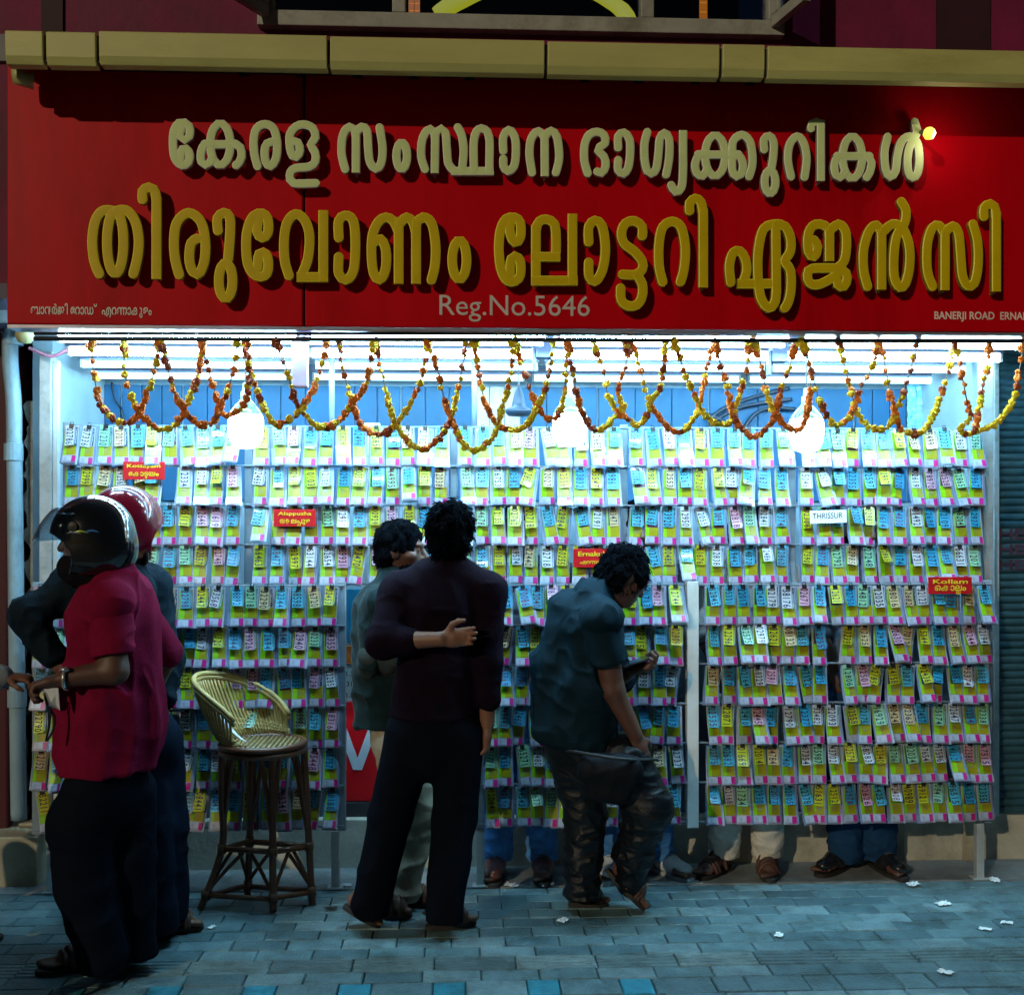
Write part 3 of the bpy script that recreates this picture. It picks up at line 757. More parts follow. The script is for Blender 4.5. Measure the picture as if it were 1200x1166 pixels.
# front dark rail that carries garlands
k = MB().tube([P(40,397,4.36), P(1215,400,4.36)], .009, 8); k.tube([P(40,391,4.34), P(1215,392,4.34)], .006, 8)
tag(k.build('garland_rail', DARKM), 'thin dark rail under the sign that the garlands hang from', 'rail')
k = MB()
x = P(352,400,4.5).x; k.box(x-.03,x+.03,4.47,4.53,2.17,2.49)
tag(k.build('hanger_post', mat('lilac_paint', (.3,.24,.36), .5), bevel=.003), 'short lilac square post hanging from the canopy near its left third', 'post')
for u, v, lab in ((637,412,'blue grey bracket under the canopy left of the middle bulb'), (912,417,'blue grey bracket under the canopy left of the right bulb')):
    c = P(u,v,4.9); k = MB().box(c.x-.035,c.x+.035,4.87,4.93,c.z-.03,2.495); k.box(c.x-.05,c.x-.036,4.88,4.92,c.z-.09,c.z+.02)
    tag(k.build('ceiling_bracket', mat('slate_paint', (.12,.14,.24), .5), bevel=.003), lab, 'bracket')
# three hanging bulbs
GLOW = emit('bulb_glow', (.92,1.0,.95), BULB_L)
BT = mat('bulb_cap_glass', (.10,.15,.10), .15, .1, 10, coat=.5)
for (u, v, lab) in ((288,495,'left of the three bright hanging bulbs in front of the tickets'), (668,493,'middle of the three bright hanging bulbs in front of the tickets'), (945,500,'right of the three bright hanging bulbs in front of the tickets')):
    c = P(u, v, 4.62)
    t = empty('hanging_bulb', c, lab, 'bulb', 'bulbs hanging under the canopy')
    MB().lathe(c, [(.001,-.11),(.028,-.108),(.054,-.096),(.068,-.065),(.073,-.02),(.073,.012),(.068,.03)], 24).build('globe', GLOW, t, smooth=True)
    MB().lathe(c, [(.0685,.031),(.064,.045),(.045,.068),(.03,.084),(.022,.092)], 24).build('cap', BT, t, smooth=True)
    MB().lathe(c, [(.022,.0925),(.021,.125),(.014,.13),(.012,.16),(.001,.165)], 16).build('socket', mat('white_socket', (.2,.22,.22), .4), t, smooth=True)
    MB().tube([c+Vector((0,0,.16)), (c.x, c.y, 2.495)], .004, 6).build('cord', BLACKP, t)
c = P(608,480,5.0)
t = empty('unlit_lamp', c, 'dark unlit lamp shade hanging left of the middle bulb', 'lamp')
LS = mat('dark_shade', (.012,.03,.06), .4)
MB().lathe(c, [(.001,-.03),(.05,-.028),(.062,-.012),(.06,0),(.034,.012),(.03,.03),(.018,.08),(.01,.1)], 20).build('lamp_shade', LS, t, smooth=True)
MB().tube([c+Vector((0,0,.095)), (c.x, 5.0, 2.495)], .004, 6).build('cord', BLACKP, t)

# ================================================================== RACKS
CLEAR = mat('acrylic_rail', (.24,.31,.37), .2, .1, 12, coat=.3)
YU, YL = 5.02, 4.93
def zrow(v, Y): return P(600, v, Y).z
PITCH = .1775
UP_TOP = 2.058            # top of the upper rack's first row
LO_TOP = UP_TOP-4*PITCH-.002
def rack(name, lab, u0, u1, Y, ztop, nrow, posts, legs):
    x0, x1 = P(u0,700,Y).x, P(u1,700,Y).x
    r = empty(name, ((x0+x1)/2, Y+.02, 0), lab, 'ticket rack')
    for i in range(nrow+1):
        z = ztop-i*PITCH+.004
        k = MB().box(x0, x1, Y+.012, Y+.020, z-.004, z+.004)
        k.build('rail', CLEAR, r, bevel=.0015)
    for u in posts:
        x = P(u,700,Y).x
        hw_ = .026 if u == 812 else .018
        yo = -.004 if u == 812 else .022
        k = MB().box(x-hw_, x+hw_, Y+yo, Y+.05, ztop-nrow*PITCH-.02, ztop+.02); k.build('post', WHITE if u == 812 else CLEAR, r, bevel=.003)
        for i in range(nrow+1):
            pass
    for u in legs:
        x = P(u,700,Y).x
        k = MB().box(x-.018, x+.018, Y+.022, Y+.056, .004, ztop-nrow*PITCH-.022)
        k.box(x-.035, x+.035, Y+.01, Y+.07, 0.004, .012)
        k.build('leg', STEEL, r, bevel=.003)
    return x0, x1
rack('upper_ticket_rack', 'upper rack with four full width rows of lottery tickets', 74, 1152, YU, UP_TOP, 4, (76,290,532,732,930,1150), ())
rack('low_ticket_rack', 'low left rack with six rows of tickets behind the cane stool', 36, 403, YL, LO_TOP, 6, (40,218,400), (57,392))
rack('low_ticket_rack', 'low right rack with six rows of tickets behind the man with the phone', 560, 1164, YL, LO_TOP, 6, (563,812,1161), (563,1152))
fr = empty('canopy_post', P(62,960,5.09), 'tall steel post at the left edge of the rack up to the canopy', 'post')
fr.location.z = .23
x = P(56,700,5.11).x
MB().box(x-.028,x+.028,5.08,5.14,.232,2.40).build('post', STEEL, fr, bevel=.004)
MB().box(x+.03,x+.05,5.09,5.13,.232,2.36).build('edge_strip', WHITE, fr, bevel=.002)
x = P(1154,700,5.10).x
tag(MB().box(x-.03,x+.03,5.075,5.115,.236,2.45).build('canopy_post', mat('right_post', (.4,.42,.42), .4, .15, 10, dirt=.4, metal=.2), bevel=.004), 'tall steel post at the right edge of the rack next to the shutter', 'post')
for u, lab in ((389,'thin clear pole behind the garlands near the left third'), (556,'thin white pole on the back wall side left of the middle bulb')):
    a = P(u,500,5.25); tag(MB().tube([(a.x,5.25,2.05),(a.x,5.25,2.495)], .014, 10).build('pole', CLEAR, smooth=True), lab, 'pole')

# ================================================================== TICKET BUNDLES
def tk(n, c, **kw): return mat('ticket_'+n, c, kw.pop('rough', .35), .06, 60, coat=.35, **kw)
T_WHITE = tk('white', (.37,.39,.49)); T_GREEN = tk('lime', (.20,.46,.004)); T_OLIVE = tk('olive', (.27,.24,.004)); T_MAG = tk('magenta', (.42,.005,.16))
T_GREY = tk('grey', (.28,.32,.40)); T_EDGE = tk('edge', (.15,.19,.31)); T_LINE = tk('line', (.10,.20,.30))
SLIPC = {'white': tk('slip_white', (.46,.49,.54)), 'pale blue': tk('slip_blue', (.05,.33,.48)), 'yellow': tk('slip_yellow', (.42,.42,.004)), 'cyan': tk('slip_cyan', (.015,.25,.44)),
         'cream': tk('slip_cream', (.50,.38,.20)), 'pink': tk('slip_pink', (.50,.26,.36)), 'pale green': tk('slip_green', (.22,.48,.30))}
SLIPK = list(SLIPC)
CLIPM = BLACKP
HT = .168
def bend(z, b):                      # z from 0 (top) to -HT
    t = -z/HT; return -.004-b*t*t*.034
PRINT = [tk('print_%d' % i, c) for i, c in enumerate(((.03,.09,.04), (.16,.30,.01), (.02,.06,.11), (.10,.03,.07), (.16,.16,.02)))]
BODY = []
for var in range(24):
    rr = random.Random(100+var); mb = MB(); b = rr.uniform(.2,1.1); wv = rr.uniform(.054,.063)
    for s_ in range(4):              # the sheets of the bundle, each a little askew
        sk = rr.uniform(-.05,.05); dx = rr.uniform(-.005,.005); y0 = .0025*s_; zt = rr.uniform(-.003,.003)
        w = wv*.5+(.003 if s_ else 0)
        vs = []; zs = [0,-.04,-.08,-.108,-.135,-HT-.002*s_]
        for z in zs:
            for x in (-w, w): vs.append((x+dx*(s_ > 0)+sk*z*(s_ > 0), bend(z,b)+y0, z+zt*(s_ > 0)))
        mb.add(vs, [(2*i, 2*i+2, 2*i+3, 2*i+1) for i in range(5)], 0 if s_ == 0 else (5 if s_ % 2 else 0))
    def patch(x0, x1, z0, z1, mi, lift=.0012, n=3):
        vs = []
        for i in range(n+1):
            z = z0+(z1-z0)*i/n
            zs = [0,-.04,-.08,-.108,-.135,-HT]
            for q in range(5):
                if zs[q] >= z >= zs[q+1]-1e-6:
                    f = (zs[q]-z)/(zs[q]-zs[q+1]); yy = bend(zs[q],b)*(1-f)+bend(zs[q+1],b)*f; break
            vs += [(x0, yy-lift, z), (x1, yy-lift, z)]
        mb.add(vs, [(2*i, 2*i+2, 2*i+3, 2*i+1) for i in range(n)], mi)
    h = wv/2; gw = rr.uniform(.010,.026); ztop = -rr.uniform(.078,.096)
    gl = rr.uniform(.004,.010); patch(-h+.001, -h+gl, -.012, ztop+.001, 1); patch(-h+.001, -h+gw, ztop, -.133, 1); patch(-h+gw+.0005, h-.002, ztop, -.133, 2)
    patch(-h+gl+.0005, h-.004, -.004, ztop+.001, 6, n=5)
    for q in range(rr.choice((1,2,3))):
        za = ztop-.008-.010*q; xa = -h+gw+rr.uniform(.003,.008); patch(xa, xa+rr.uniform(.008,.02), za, za-.0025, 7, .0018, 2)
    for q in range(3): patch(h-.009, h-.004-.001*q, -.012-.02*q, -.022-.02*q, 7, .0018, 2)
    m0 = rr.uniform(.016,.022)
    patch(h-m0, h-.001, -.136, -.166, 3); patch(-h+.008, -h+.020, -.142, -.159, 4)
    patch(-h+.002, h-m0-.002, -.1625, -.1645, 7, .0014, 2)
    if var % 3 == 0: patch(h-.005, h-.002, -.004, -.12, 7, .0015, 6)
    me = bpy.data.meshes.new('ticket_bundle'); me.from_pydata(mb.v, [], mb.f); me.polygons.foreach_set('material_index', mb.m)
    for m in (T_WHITE,T_GREEN,T_OLIVE,T_MAG,T_GREY,T_EDGE,PRINT[var % 5],T_LINE): me.materials.append(m)
    BODY.append((me, b))
cm = MB().box(-.010,.010,-.012,.010,-.010,.008).tube([(-.006,-.006,.008),(-.006,-.008,.018),(.006,-.008,.018),(.006,-.006,.008)], .0015, 5)
CLIP = bpy.data.meshes.new('binder_clip'); CLIP.from_pydata(cm.v, [], cm.f); CLIP.materials.append(CLIPM)
DIG = {d: text_mesh(d, True) for d in '0123456789'}
def slip_mesh(num, rr, b, kind):
    mb = MB(); w = rr.uniform(.036,.044); L = rr.uniform(.084,.100); x0 = -w/2-.003; curl = rr.uniform(0,.010)
    n = 4; f = lambda z: bend(z,b)-.004-curl*(z/L)**2*2
    vs = []
    for i in range(n+1):
        z = .004-L*i/n; vs += [(x0,f(z),z),(x0+w,f(z),z)]
    mb.add(vs, [(2*i, 2*i+2, 2*i+3, 2*i+1) for i in range(n)], 0)
    for q in range(3):               # the edges of the slips underneath
        xa = x0+w+.001+q*.0032; vs = []
        for i in range(n+1):
            z = .001-(L-.004*q)*i/n; vs += [(xa,f(z)+.0012*(q+1),z),(xa+.0022,f(z)+.0012*(q+1),z)]
        mb.add(vs, [(2*i, 2*i+2, 2*i+3, 2*i+1) for i in range(n)], 2 if q % 2 else 0)
    dh = w*.80; dw = (L-.014)/len(num)
    for i, d in enumerate(num):
        vv, ff = DIG[d]; sx = dh/.70; sy = dw*.92/.56
        zc = -.009-i*dw              # digits lie on their side and read downwards
        mb.add([(x0+w*.10+p[1]*sx, f(zc-p[0]*sy)-.0009, zc-p[0]*sy) for p in vv], ff, 1)
    me = bpy.data.meshes.new('number_slip'); me.from_pydata(mb.v, [], mb.f); me.polygons.foreach_set('material_index', mb.m)
    for m in (SLIPC[kind], INKS[rr.choice((0,0,0,1,2))], T_LINE): me.materials.append(m)
    return me
INKS = [INK, mat('ink_blue', (.008,.02,.07), .6), mat('ink_maroon', (.08,.006,.03), .6)]
WORD = ['top','second','third','fourth','fifth','bottom']
def ordinal(n):
    return '%d%s' % (n, 'th' if 10 <= n % 100 <= 20 else {1:'st',2:'nd',3:'rd'}.get(n % 10,'th'))
CROWD = []                           # the rows that are built as one object
def fill(u0, u1, Y, ztop, row, pitch, rname, nrow, seed, base=0, single=True):
    rr = random.Random(seed*31+row+base*7)
    x0, x1 = P(u0,700,Y).x, P(u1,700,Y).x; n = int(round((x1-x0)/pitch)); st = (x1-x0)/n
    z = ztop-row*PITCH
    for i in range(n):
        if rr.random() < .012: continue
        x = x0+(i+.5)*st+rr.uniform(-.006,.006)
        me, b = rr.choice(BODY); kind = rr.choices(SLIPK, (4,6,5,6,2,2,3))[0]
        loc = (x, Y-.002-.003*(i % 2)+rr.uniform(-.002,.002), z+rr.uniform(-.003,.003)); rot = [rr.uniform(-.07,.02), rr.gauss(0,.035), rr.gauss(0,.09)]
        if rr.random() < .05: rot[1] = rr.choice((-.15,.15))
        if rr.random() < .06: rot[0] = -rr.uniform(.12,.35)
        num = ''.join(rr.choice('0123456789') for _ in range(5))
        if rr.random() < .5: num = rr.choice(('02','32','22','12'))+num[2:]
        sm = slip_mesh(num, rr, b, kind); sl = (rr.uniform(-.006,.005), 0, 0); sr = [rr.uniform(-.03,.0), rr.gauss(0,.05), 0]
        if rr.random() < .08: sr[0] = -rr.uniform(.1,.4)
        if not single:
            M = Matrix.LocRotScale(Vector(loc), __import__('mathutils').Euler(rot), None)
            CROWD.append((me, M)); CROWD.append((CLIP, M)); CROWD.append((sm, M @ Matrix.LocRotScale(Vector(sl), __import__('mathutils').Euler(sr), None))); continue
        o = bpy.data.objects.new('ticket_bundle', me); C.objects.link(o); o.location = loc; o.rotation_euler = rot
        rowname = WORD[row] if row < nrow-1 else 'bottom'
        tag(o, '%s ticket bundle, %s from left in %s row of %s' % (kind, ordinal(base+i+1), rowname, rname), 'ticket bundle', 'clipped lottery ticket bundles')
        c = bpy.data.objects.new('binder_clip', CLIP); C.objects.link(c); c.parent = o
        s = bpy.data.objects.new('number_slip', sm); C.objects.link(s); s.parent = o; s.location = sl; s.rotation_euler = sr
    return base+n
for r in range(4):
    b_ = 0
    for a_, c_ in ((77,284),(297,527),(536,727),(736,925),(936,1150)): b_ = fill(a_, c_, YU, UP_TOP-.004, r, .0715, 'upper rack', 4, 1, b_, r == 3)
for r in range(6): fill(40, 398, YL, LO_TOP-.004, r, .0700, 'low left rack', 6, 2)
for r in range(6):
    b_ = 0
    for a_, c_ in ((566,799),(826,1160)): b_ = fill(a_, c_, YL, LO_TOP-.004, r, .0670, 'low right rack', 6, 3, b_)
cv, cf, cmi, cmats = [], [], [], []
for me, M in CROWD:
    b0 = len(cv); cv += [tuple(M @ v.co) for v in me.vertices]
    mi_ = []
    for m in me.materials:
        if m not in cmats: cmats.append(m)
        mi_.append(cmats.index(m))
    for p in me.polygons: cf.append([b0+v for v in p.vertices]); cmi.append(mi_[p.material_index])
me = bpy.data.meshes.new('ticket_rows'); me.from_pydata(cv, [], cf); me.polygons.foreach_set('material_index', cmi)
o = link_mesh('ticket_rows', me, cmats); tag(o, 'three crowded top rows of lottery ticket bundles on the upper rack', 'ticket bundles', kind='stuff')

# ---- red district signs and the handwritten one
RB = mat('district_red', (.50,.006,.012), .4, .08, 12, coat=.2); YEL = mat('district_yellow', (.75,.52,.02), .5)
def dsign(u0, u1, v0, v1, Y, eng, ml, lab):
    a, b = P(u0,v1,Y), P(u1,v0,Y)
    t = empty('district_sign', ((a.x+b.x)/2, Y, a.z), lab, 'sign', 'red district signs on the rack')
    MB().box(a.x, b.x, Y, Y+.006, a.z, b.z).build('board', RB, t, bevel=.001)
    k = MB(); W = b.x-a.x; H = b.z-a.z
    text_on(k, eng, Vector((a.x+W*.1,Y-.0025,a.z+H*.60)), W*.8, height=H*.26, bold=True)
    ml_text(k, ml, Vector((a.x+W*.14,Y-.0025,a.z+H*.2)), W*.72)
    k.build('lettering', YEL, t)
ka, tta, ya, am = '\u0D15', '\u0D1F', '\u0D2F', '\u0D02'
e_, aa, u_, ee = '\u0D46', '\u0D3E', '\u0D41', '\u0D47'
dsign(144,193,541,562,YU-.045, 'Kottayam', [ee,ka,aa,tta,'_'+tta,ya,am], 'red Kottayam sign in yellow letters between the two top ticket rows')
dsign(321,370,597,617,YU-.045, 'Alappuzha', ['\u0D06','\u0D32','\u0D2A','_\u0D2A',u_,'\u0D34'], 'red Alappuzha sign in yellow letters on the third ticket row')
dsign(672,726,643,665,YU-.045, 'Ernakulam', ['\u0D0E','\u0D31','\u0D23',aa,ka,u_,'\u0D33',am], 'red Ernakulam sign partly behind the head of the man with the phone')
dsign(1088,1139,676,696,YL-.045, 'Kollam', [e_,ka,aa,'\u0D32','_\u0D32',am], 'red Kollam sign at the right end of the low rack')
a, b = P(949,613,YU-.05), P(992,598,YU-.05)
t = empty('paper_sign', ((a.x+b.x)/2, YU-.05, a.z), 'white paper hand lettered THRISSUR clipped over the third row at the right', 'sign')
k = MB(); R = Matrix.Rotation(-.03,3,'Y'); k.obox((a+b)/2, (b.x-a.x, .002, b.z-a.z), R); k.build('paper', PAPER, t)
k = MB(); text_on(k, 'THRISSUR', Vector((a.x+.012, YU-.053, a.z+.018)), (b.x-a.x)*.82, height=.026, right=Vector((1,0,.04))); k.build('lettering', INK, t)

# ================================================================== GARLANDS
FM = [mat('marigold_yellow', (.85,.56,.008), .7, .25, 60), mat('marigold_orange', (.75,.20,.006), .7, .25, 60), mat('marigold_rust', (.36,.07,.008), .7, .3, 60), mat('marigold_lime', (.75,.62,.01), .7, .2, 60)]
FL = []
for i in range(8):
    bm = bmesh.new(); bmesh.ops.create_icosphere(bm, subdivisions=4, radius=1)
    co = np.array([v.co for v in bm.verts]); d = 1+.6*(vnoise(co,(2.2,2.2,2.2),i)-.5)-.35*np.abs(2*vnoise(co,(11,11,11),i+40)-1)+.7*np.abs(vnoise(co,(6,6,6),i+20)-.5)
    for v, q in zip(bm.verts, d): v.co *= q; v.co.z *= .8
    me = bpy.data.meshes.new('marigold'); bm.to_mesh(me); bm.free()
    me.materials.append(FM[(0,1,2,0,1,3,0,2)[i]]); FL.append(me)
YG = 4.38
THREAD = mat('thread', (.12,.08,.05), .8)
GARL = [
 [(107,397),(109,430),(113,455),(120,477),(138,493),(153,495),(165,480),(172,460),(176,452),(183,425),(186,399)],
 [(145,397),(146,430),(152,460),(160,478),(172,493),(185,502),(200,502),(212,488),(220,468),(228,452),(234,425),(237,399)],
 [(188,399),(196,430),(203,455),(210,472),(222,490),(236,499),(249,494),(260,475),(268,455),(275,425),(278,399)],
 [(236,399),(243,430),(252,458),(256,475),(262,486),(275,484),(288,470),(292,430),(290,399)],
 [(285,399),(293,432),(300,456),(308,475),(318,493),(328,498),(341,490),(353,480),(364,462),(372,444),(380,420),(383,399)],
 [(322,399),(335,430),(342,457),(347,472),(358,487),(372,499),(390,498),(404,486),(413,472),(422,462),(430,445),(438,400)],
 [(396,399),(402,435),(409,458),(418,488),(433,506),(450,508),(465,497),(476,480),(483,470),(490,455),(497,430),(503,399)],
 [(440,399),(446,430),(452,457),(456,477),(464,497),(476,515),(490,526),(505,523),(516,512),(526,498),(532,480),(537,455),(543,425),(547,399)],
 [(500,399),(512,430),(518,457),(522,472),(529,492),(541,516),(554,528),(569,521),(579,508),(586,490),(592,465),(598,440),(600,399)],
 [(555,399),(560,430),(565,458),(571,477),(580,495),(593,503),(608,503),(620,495),(629,480),(636,465),(641,445),(650,399)],
 [(603,399),(615,440),(623,462),(632,478),(641,490),(652,488),(660,470),(664,430),(666,399)],
 [(665,399),(670,430),(678,470),(686,490),(697,505),(709,500),(719,490),(729,478),(724,455),(733,430),(736,399)],
 [(694,399),(706,430),(712,460),(719,476),(726,485),(738,492),(748,499),(758,486),(764,468),(774,450),(780,399)],
 [(738,399),(750,430),(757,458),(765,478),(776,493),(789,505),(801,505),(811,494),(818,478),(823,462),(828,430),(838,399)],
 [(790,399),(800,430),(812,460),(825,485),(841,497),(857,494),(862,478),(867,462),(873,440),(880,399)],
 [(838,399),(845,430),(853,460),(858,482),(868,501),(881,511),(896,505),(906,492),(911,475),(916,455),(925,430),(935,399)],
 [(884,399),(893,435),(899,462),(906,481),(917,495),(930,504),(942,498),(948,470),(950,430),(940,399)],
 [(938,399),(950,430),(958,462),(966,482),(978,498),(992,493),(1001,480),(1006,464),(1011,450),(1022,430),(1028,399)],
 [(982,399),(990,430),(998,462),(1006,486),(1019,501),(1031,503),(1043,498),(1051,480),(1058,462),(1068,430),(1076,399)],
 [(1030,399),(1038,432),(1044,466),(1049,486),(1059,504),(1073,509),(1086,500),(1096,483),(1101,466),(1110,440),(1118,399)],
 [(1118,404),(1127,440),(1132,465),(1136,490),(1125,503),(1140,508),(1147,480),(1152,452),(1157,425),(1160,399)],
 [(1146,505),(1160,500),(1174,491),(1186,472),(1192,448),(1197,422),(1200,400)],
]
for gi, g in enumerate(GARL):
    rr = random.Random(50+gi)
    w3 = catmull([P(u,v,YG+.02*math.sin(gi*2.1+i*.6)) for i, (u,v) in enumerate(g)], .004)
    pos = 'left' if gi < 8 else ('middle' if gi < 15 else 'right')
    k_in = gi+1 if gi < 8 else (gi-7 if gi < 15 else gi-14)
    ro = empty('marigold_garland', w3[0], '%s looped marigold garland from the left in the %s third of the canopy' % (ordinal(k_in), pos), 'garland', 'marigold garlands looped under the canopy')
    MB().tube(w3[::4], .0026, 5).build('thread', THREAD, ro)
    zlo = min(p.z for p in w3); acc = 0; nxt = .01; last = None
    lp = wloc(ro); runc = rr.random()
    for p, q in zip(w3, w3[1:]):
        acc += (q-p).length
        if acc >= nxt:
            up_ = (p.z > P(0,455,YG).z); topc = p.z > P(0,408,YG).z
            r = rr.uniform(.0095,.016) if not up_ else rr.uniform(.009,.0155)
            if topc: r *= 1.25
            runc = (runc+rr.uniform(-.16,.2)) % 1
            cand = [0,3,5,6] if runc < .52 else ([1,4] if runc < .85 else [2,7])
            if up_ and not topc: cand = [2,7,1,0,4,3]
            f = bpy.data.objects.new('marigold', FL[rr.choice(cand)]); C.objects.link(f); f.parent = ro
            f.location = p-lp+Vector((rr.uniform(-.004,.004), rr.uniform(-.008,.008), rr.uniform(-.003,.003))); f.scale = (r*rr.uniform(.9,1.15), r, r*rr.uniform(.85,1.15))
            f.rotation_euler = (rr.uniform(0,6), rr.uniform(0,6), rr.uniform(0,6))
            acc = 0; nxt = r*1.25 if not up_ else rr.choice((.014,.022,.03,.045))
            if topc: nxt = .016
# ================================================================== PEOPLE
def V3(p): return np.array(p, float)
SKIN = mat('skin_brown', (.19,.085,.05), .5, .12, 18, bump=.08, bscale=120)
SKIN_D = mat('skin_dark', (.10,.045,.03), .5, .12, 18, bump=.08, bscale=120)
HAIRM = mat('hair_black', (.002,.003,.005), .9, .4, 60, spec=.02, stretch=(1,1,.3))
def cloth(name, col, rough=.9, sheen=.0, **kw): return mat('cloth_'+name, col, rough, kw.pop('var',.18), kw.pop('scale',14), bump=kw.pop('bump',.25), bscale=kw.pop('bscale',160), spec=kw.pop('spec',.06), sheen=sheen, **kw)
LEATHER = mat('sandal_leather', (.045,.018,.012), .5, .3, 20)
SOLE = mat('sole_rubber', (.02,.017,.016), .7, .3, 20)
def head_frame(hf, roll=0.):
    f = Vector(hf).normalized(); up = Vector((0,0,1)); s = f.cross(up).normalized(); u = s.cross(f).normalized()   # s = his right
    if roll: R = Matrix.Rotation(roll, 3, f); s, u = R @ s, R @ u
    return f, s, u
def add_head(sd, c, fr):
    f, s, u = fr; c = Vector(c)
    ax = (s, f, u)
    sd.ell(c+u*.015-f*.01, (.074,.094,.098), ax, k=.02)
    sd.ell(c+f*.028-u*.052, (.058,.066,.068), ax, k=.03)          # jaw and cheeks
    sd.ell(c+f*.062-u*.093, (.026,.024,.02), ax, k=.02)           # chin
    sd.ell(c+f*.078+u*.026, (.05,.018,.013), ax, k=.012)          # brow
    sd.cone(c+f*.086+u*.012, c+f*.108-u*.026, .010, .0145, k=.01)  # nose
    for q in (-1,1):
        sd.ell(c+f*.094-u*.03+s*(q*.012), (.009,.010,.008), ax, k=.006)
        sd.ell(c+f*.082+s*(q*.034)+u*.006, (.017,.012,.011), ax, k=.008, op='s')
        sd.ell(c+f*.073+s*(q*.033)+u*.006, (.0135,.0135,.0125), ax, k=.003)
        sd.ell(c+s*(q*.077)-f*.012-u*.006, (.010,.019,.031), ax, k=.008)
        sd.ell(c+s*(q*.05)+f*.05-u*.02, (.02,.025,.02), ax, k=.02)
    sd.ell(c+f*.088-u*.058, (.024,.012,.0065), ax, k=.005)
    sd.ell(c+f*.086-u*.069, (.021,.012,.007), ax, k=.005)
def add_hand(sd, wr, d, pn, thumb, curl=.5, spread=1., L=.185):
    """palm and five fingers: d along the hand, pn out of the palm, thumb towards the thumb side"""
    wr = Vector(wr); d = Vector(d).normalized(); pn = Vector(pn); pn = (pn-d*pn.dot(d)).normalized(); t = d.cross(pn).normalized()
    if t.dot(Vector(thumb)) < 0: t = -t
    k = L/.185
    sd.cone(wr, wr+d*.05*k, .027*k, .036*k, flat=(tuple(pn), .6), k=.012)
    sd.cone(wr+d*.045*k, wr+d*.088*k, .038*k, .036*k, flat=(tuple(pn), .5), k=.012)
    for i, (off, ln) in enumerate(((.029,.072),(.0095,.080),(-.0105,.074),(-.029,.058))):
        p = wr+d*(.09-abs(off)*.15)*k+t*off*k; dd = (d+t*(off*1.5*spread)).normalized()
        r = .0088*k if i < 3 else .0075*k
        ang = 0; pts = [p]; seg = (.45,.32,.23)
        for j, sg_ in enumerate(seg):
            ang += curl*(.55+.25*j)+.06*i*curl
            q = dd*math.cos(ang)+pn*math.sin(ang); p = p+q*ln*sg_*k; pts.append(p)
        sd.chain(pts, [r*1.05, r, r*.93, r*.8], k=.004)
    p0 = wr+d*.028*k+t*.022*k; p1 = p0+(d*.55+t*.75+pn*.25).normalized()*.042*k; p2 = p1+(d*.85+t*.35+pn*(.2+curl*.4)).normalized()*.032*k; p3 = p2+(d*.95+pn*(.2+curl*.4)).normalized()*.024*k
    sd.chain([p0,p1,p2,p3], [.016*k,.0125*k,.0105*k,.0088*k], k=.008)
def add_foot(sd, heel, toe, k=1.):
    heel = Vector(heel); toe = Vector(toe); d = (toe-heel); L = d.length; d.normalize(); up = Vector((0,0,1)); s = d.cross(up).normalized(); n = s.cross(d).normalized()
    sd.cone(heel+d*.03+n*.035, heel+d*L*.7+n*.026, .034, .030, k=.015)
    sd.cone(heel+d*.05+n*.06, heel+d*L*.55+n*.035, .036, .028, k=.02)
    sd.cone(heel+d*L*.68+n*.024-s*.018, heel+d*L*.72+n*.022+s*.02, .022, .024, k=.012)
    for i in range(5):
        o = (.030,.013,-.002,-.016,-.029)[i]; l = (1,.99,.96,.92,.87)[i]; r = (.0125,.009,.0085,.008,.0075)[i]
        sd.cone(heel+d*L*.74+n*.018+s*o, heel+d*(L*l-.008)+n*.013+s*o*1.1, r, r, k=.006)
def sole_mesh(heel, toe, th=.018, w=.043, side=1):
    heel = Vector(heel); toe = Vector(toe); d = toe-heel; L = d.length; d.normalize(); s = d.cross(Vector((0,0,1))).normalized(); n = s.cross(d).normalized()
    pts = []
    for i in range(28):
        a = 2*math.pi*i/28; ca, sa = math.cos(a), math.sin(a)
        t = .5-.53*ca; wd = w*(.74+.30*(1/(1+math.exp(-(t-.5)*9))))
        pts.append(heel+d*(L*t)+s*(wd*(abs(sa)**.7)*(1 if sa > 0 else -1)))
    mb = MB(); m = len(pts)
    vs = [p-n*th for p in pts]+[p-n*.002 for p in pts]+[heel+(p-heel)*.97+d*L*.015 for p in pts]
    fs = [tuple(range(m))[::-1], tuple(2*m+i for i in range(m))]
    for i in range(m):
        j = (i+1) % m; fs += [(i,j,m+j,m+i),(m+i,m+j,2*m+j,2*m+i)]
    return mb.add(vs, fs), d, s, n, L
def sandal(parent, heel, toe, style='thong', strap=LEATHER, sole=SOLE):
    mb, d, s, n, L = sole_mesh(heel, toe); heel = Vector(heel)
    so = mb.build('sandal', sole, parent, smooth=False)
    k = MB()
    def arc(t0, t1, h, r):
        pts = [heel+d*L*t0-s*.046+n*.0]+[heel+d*L*(t0+(t1-t0)*q)+s*(.046*(2*q-1))+n*(h*math.sin(math.pi*q)**.6) for q in (.15,.35,.5,.65,.85)]+[heel+d*L*t1+s*.046]
        k.tube(catmull(pts, .01), r, 6)
    if style == 'thong':
        tip = heel+d*L*.80+n*.03
        for q in (-1,1): k.tube(catmull([heel+d*L*.42+s*(.046*q), heel+d*L*.58+s*(.034*q)+n*.05, tip], .012), .0065, 6)
        k.tube([tip, heel+d*L*.80-n*.002], .004, 6)
    else:
        arc(.62,.70,.062,.011); arc(.70,.76,.052,.010); arc(.38,.46,.085,.010)
        k.tube(catmull([heel+d*L*.4-s*.044+n*.03, heel-d*.012+n*.05, heel+d*L*.4+s*.044+n*.03], .012), .007, 6)
    k.build('strap', strap, so, smooth=True)
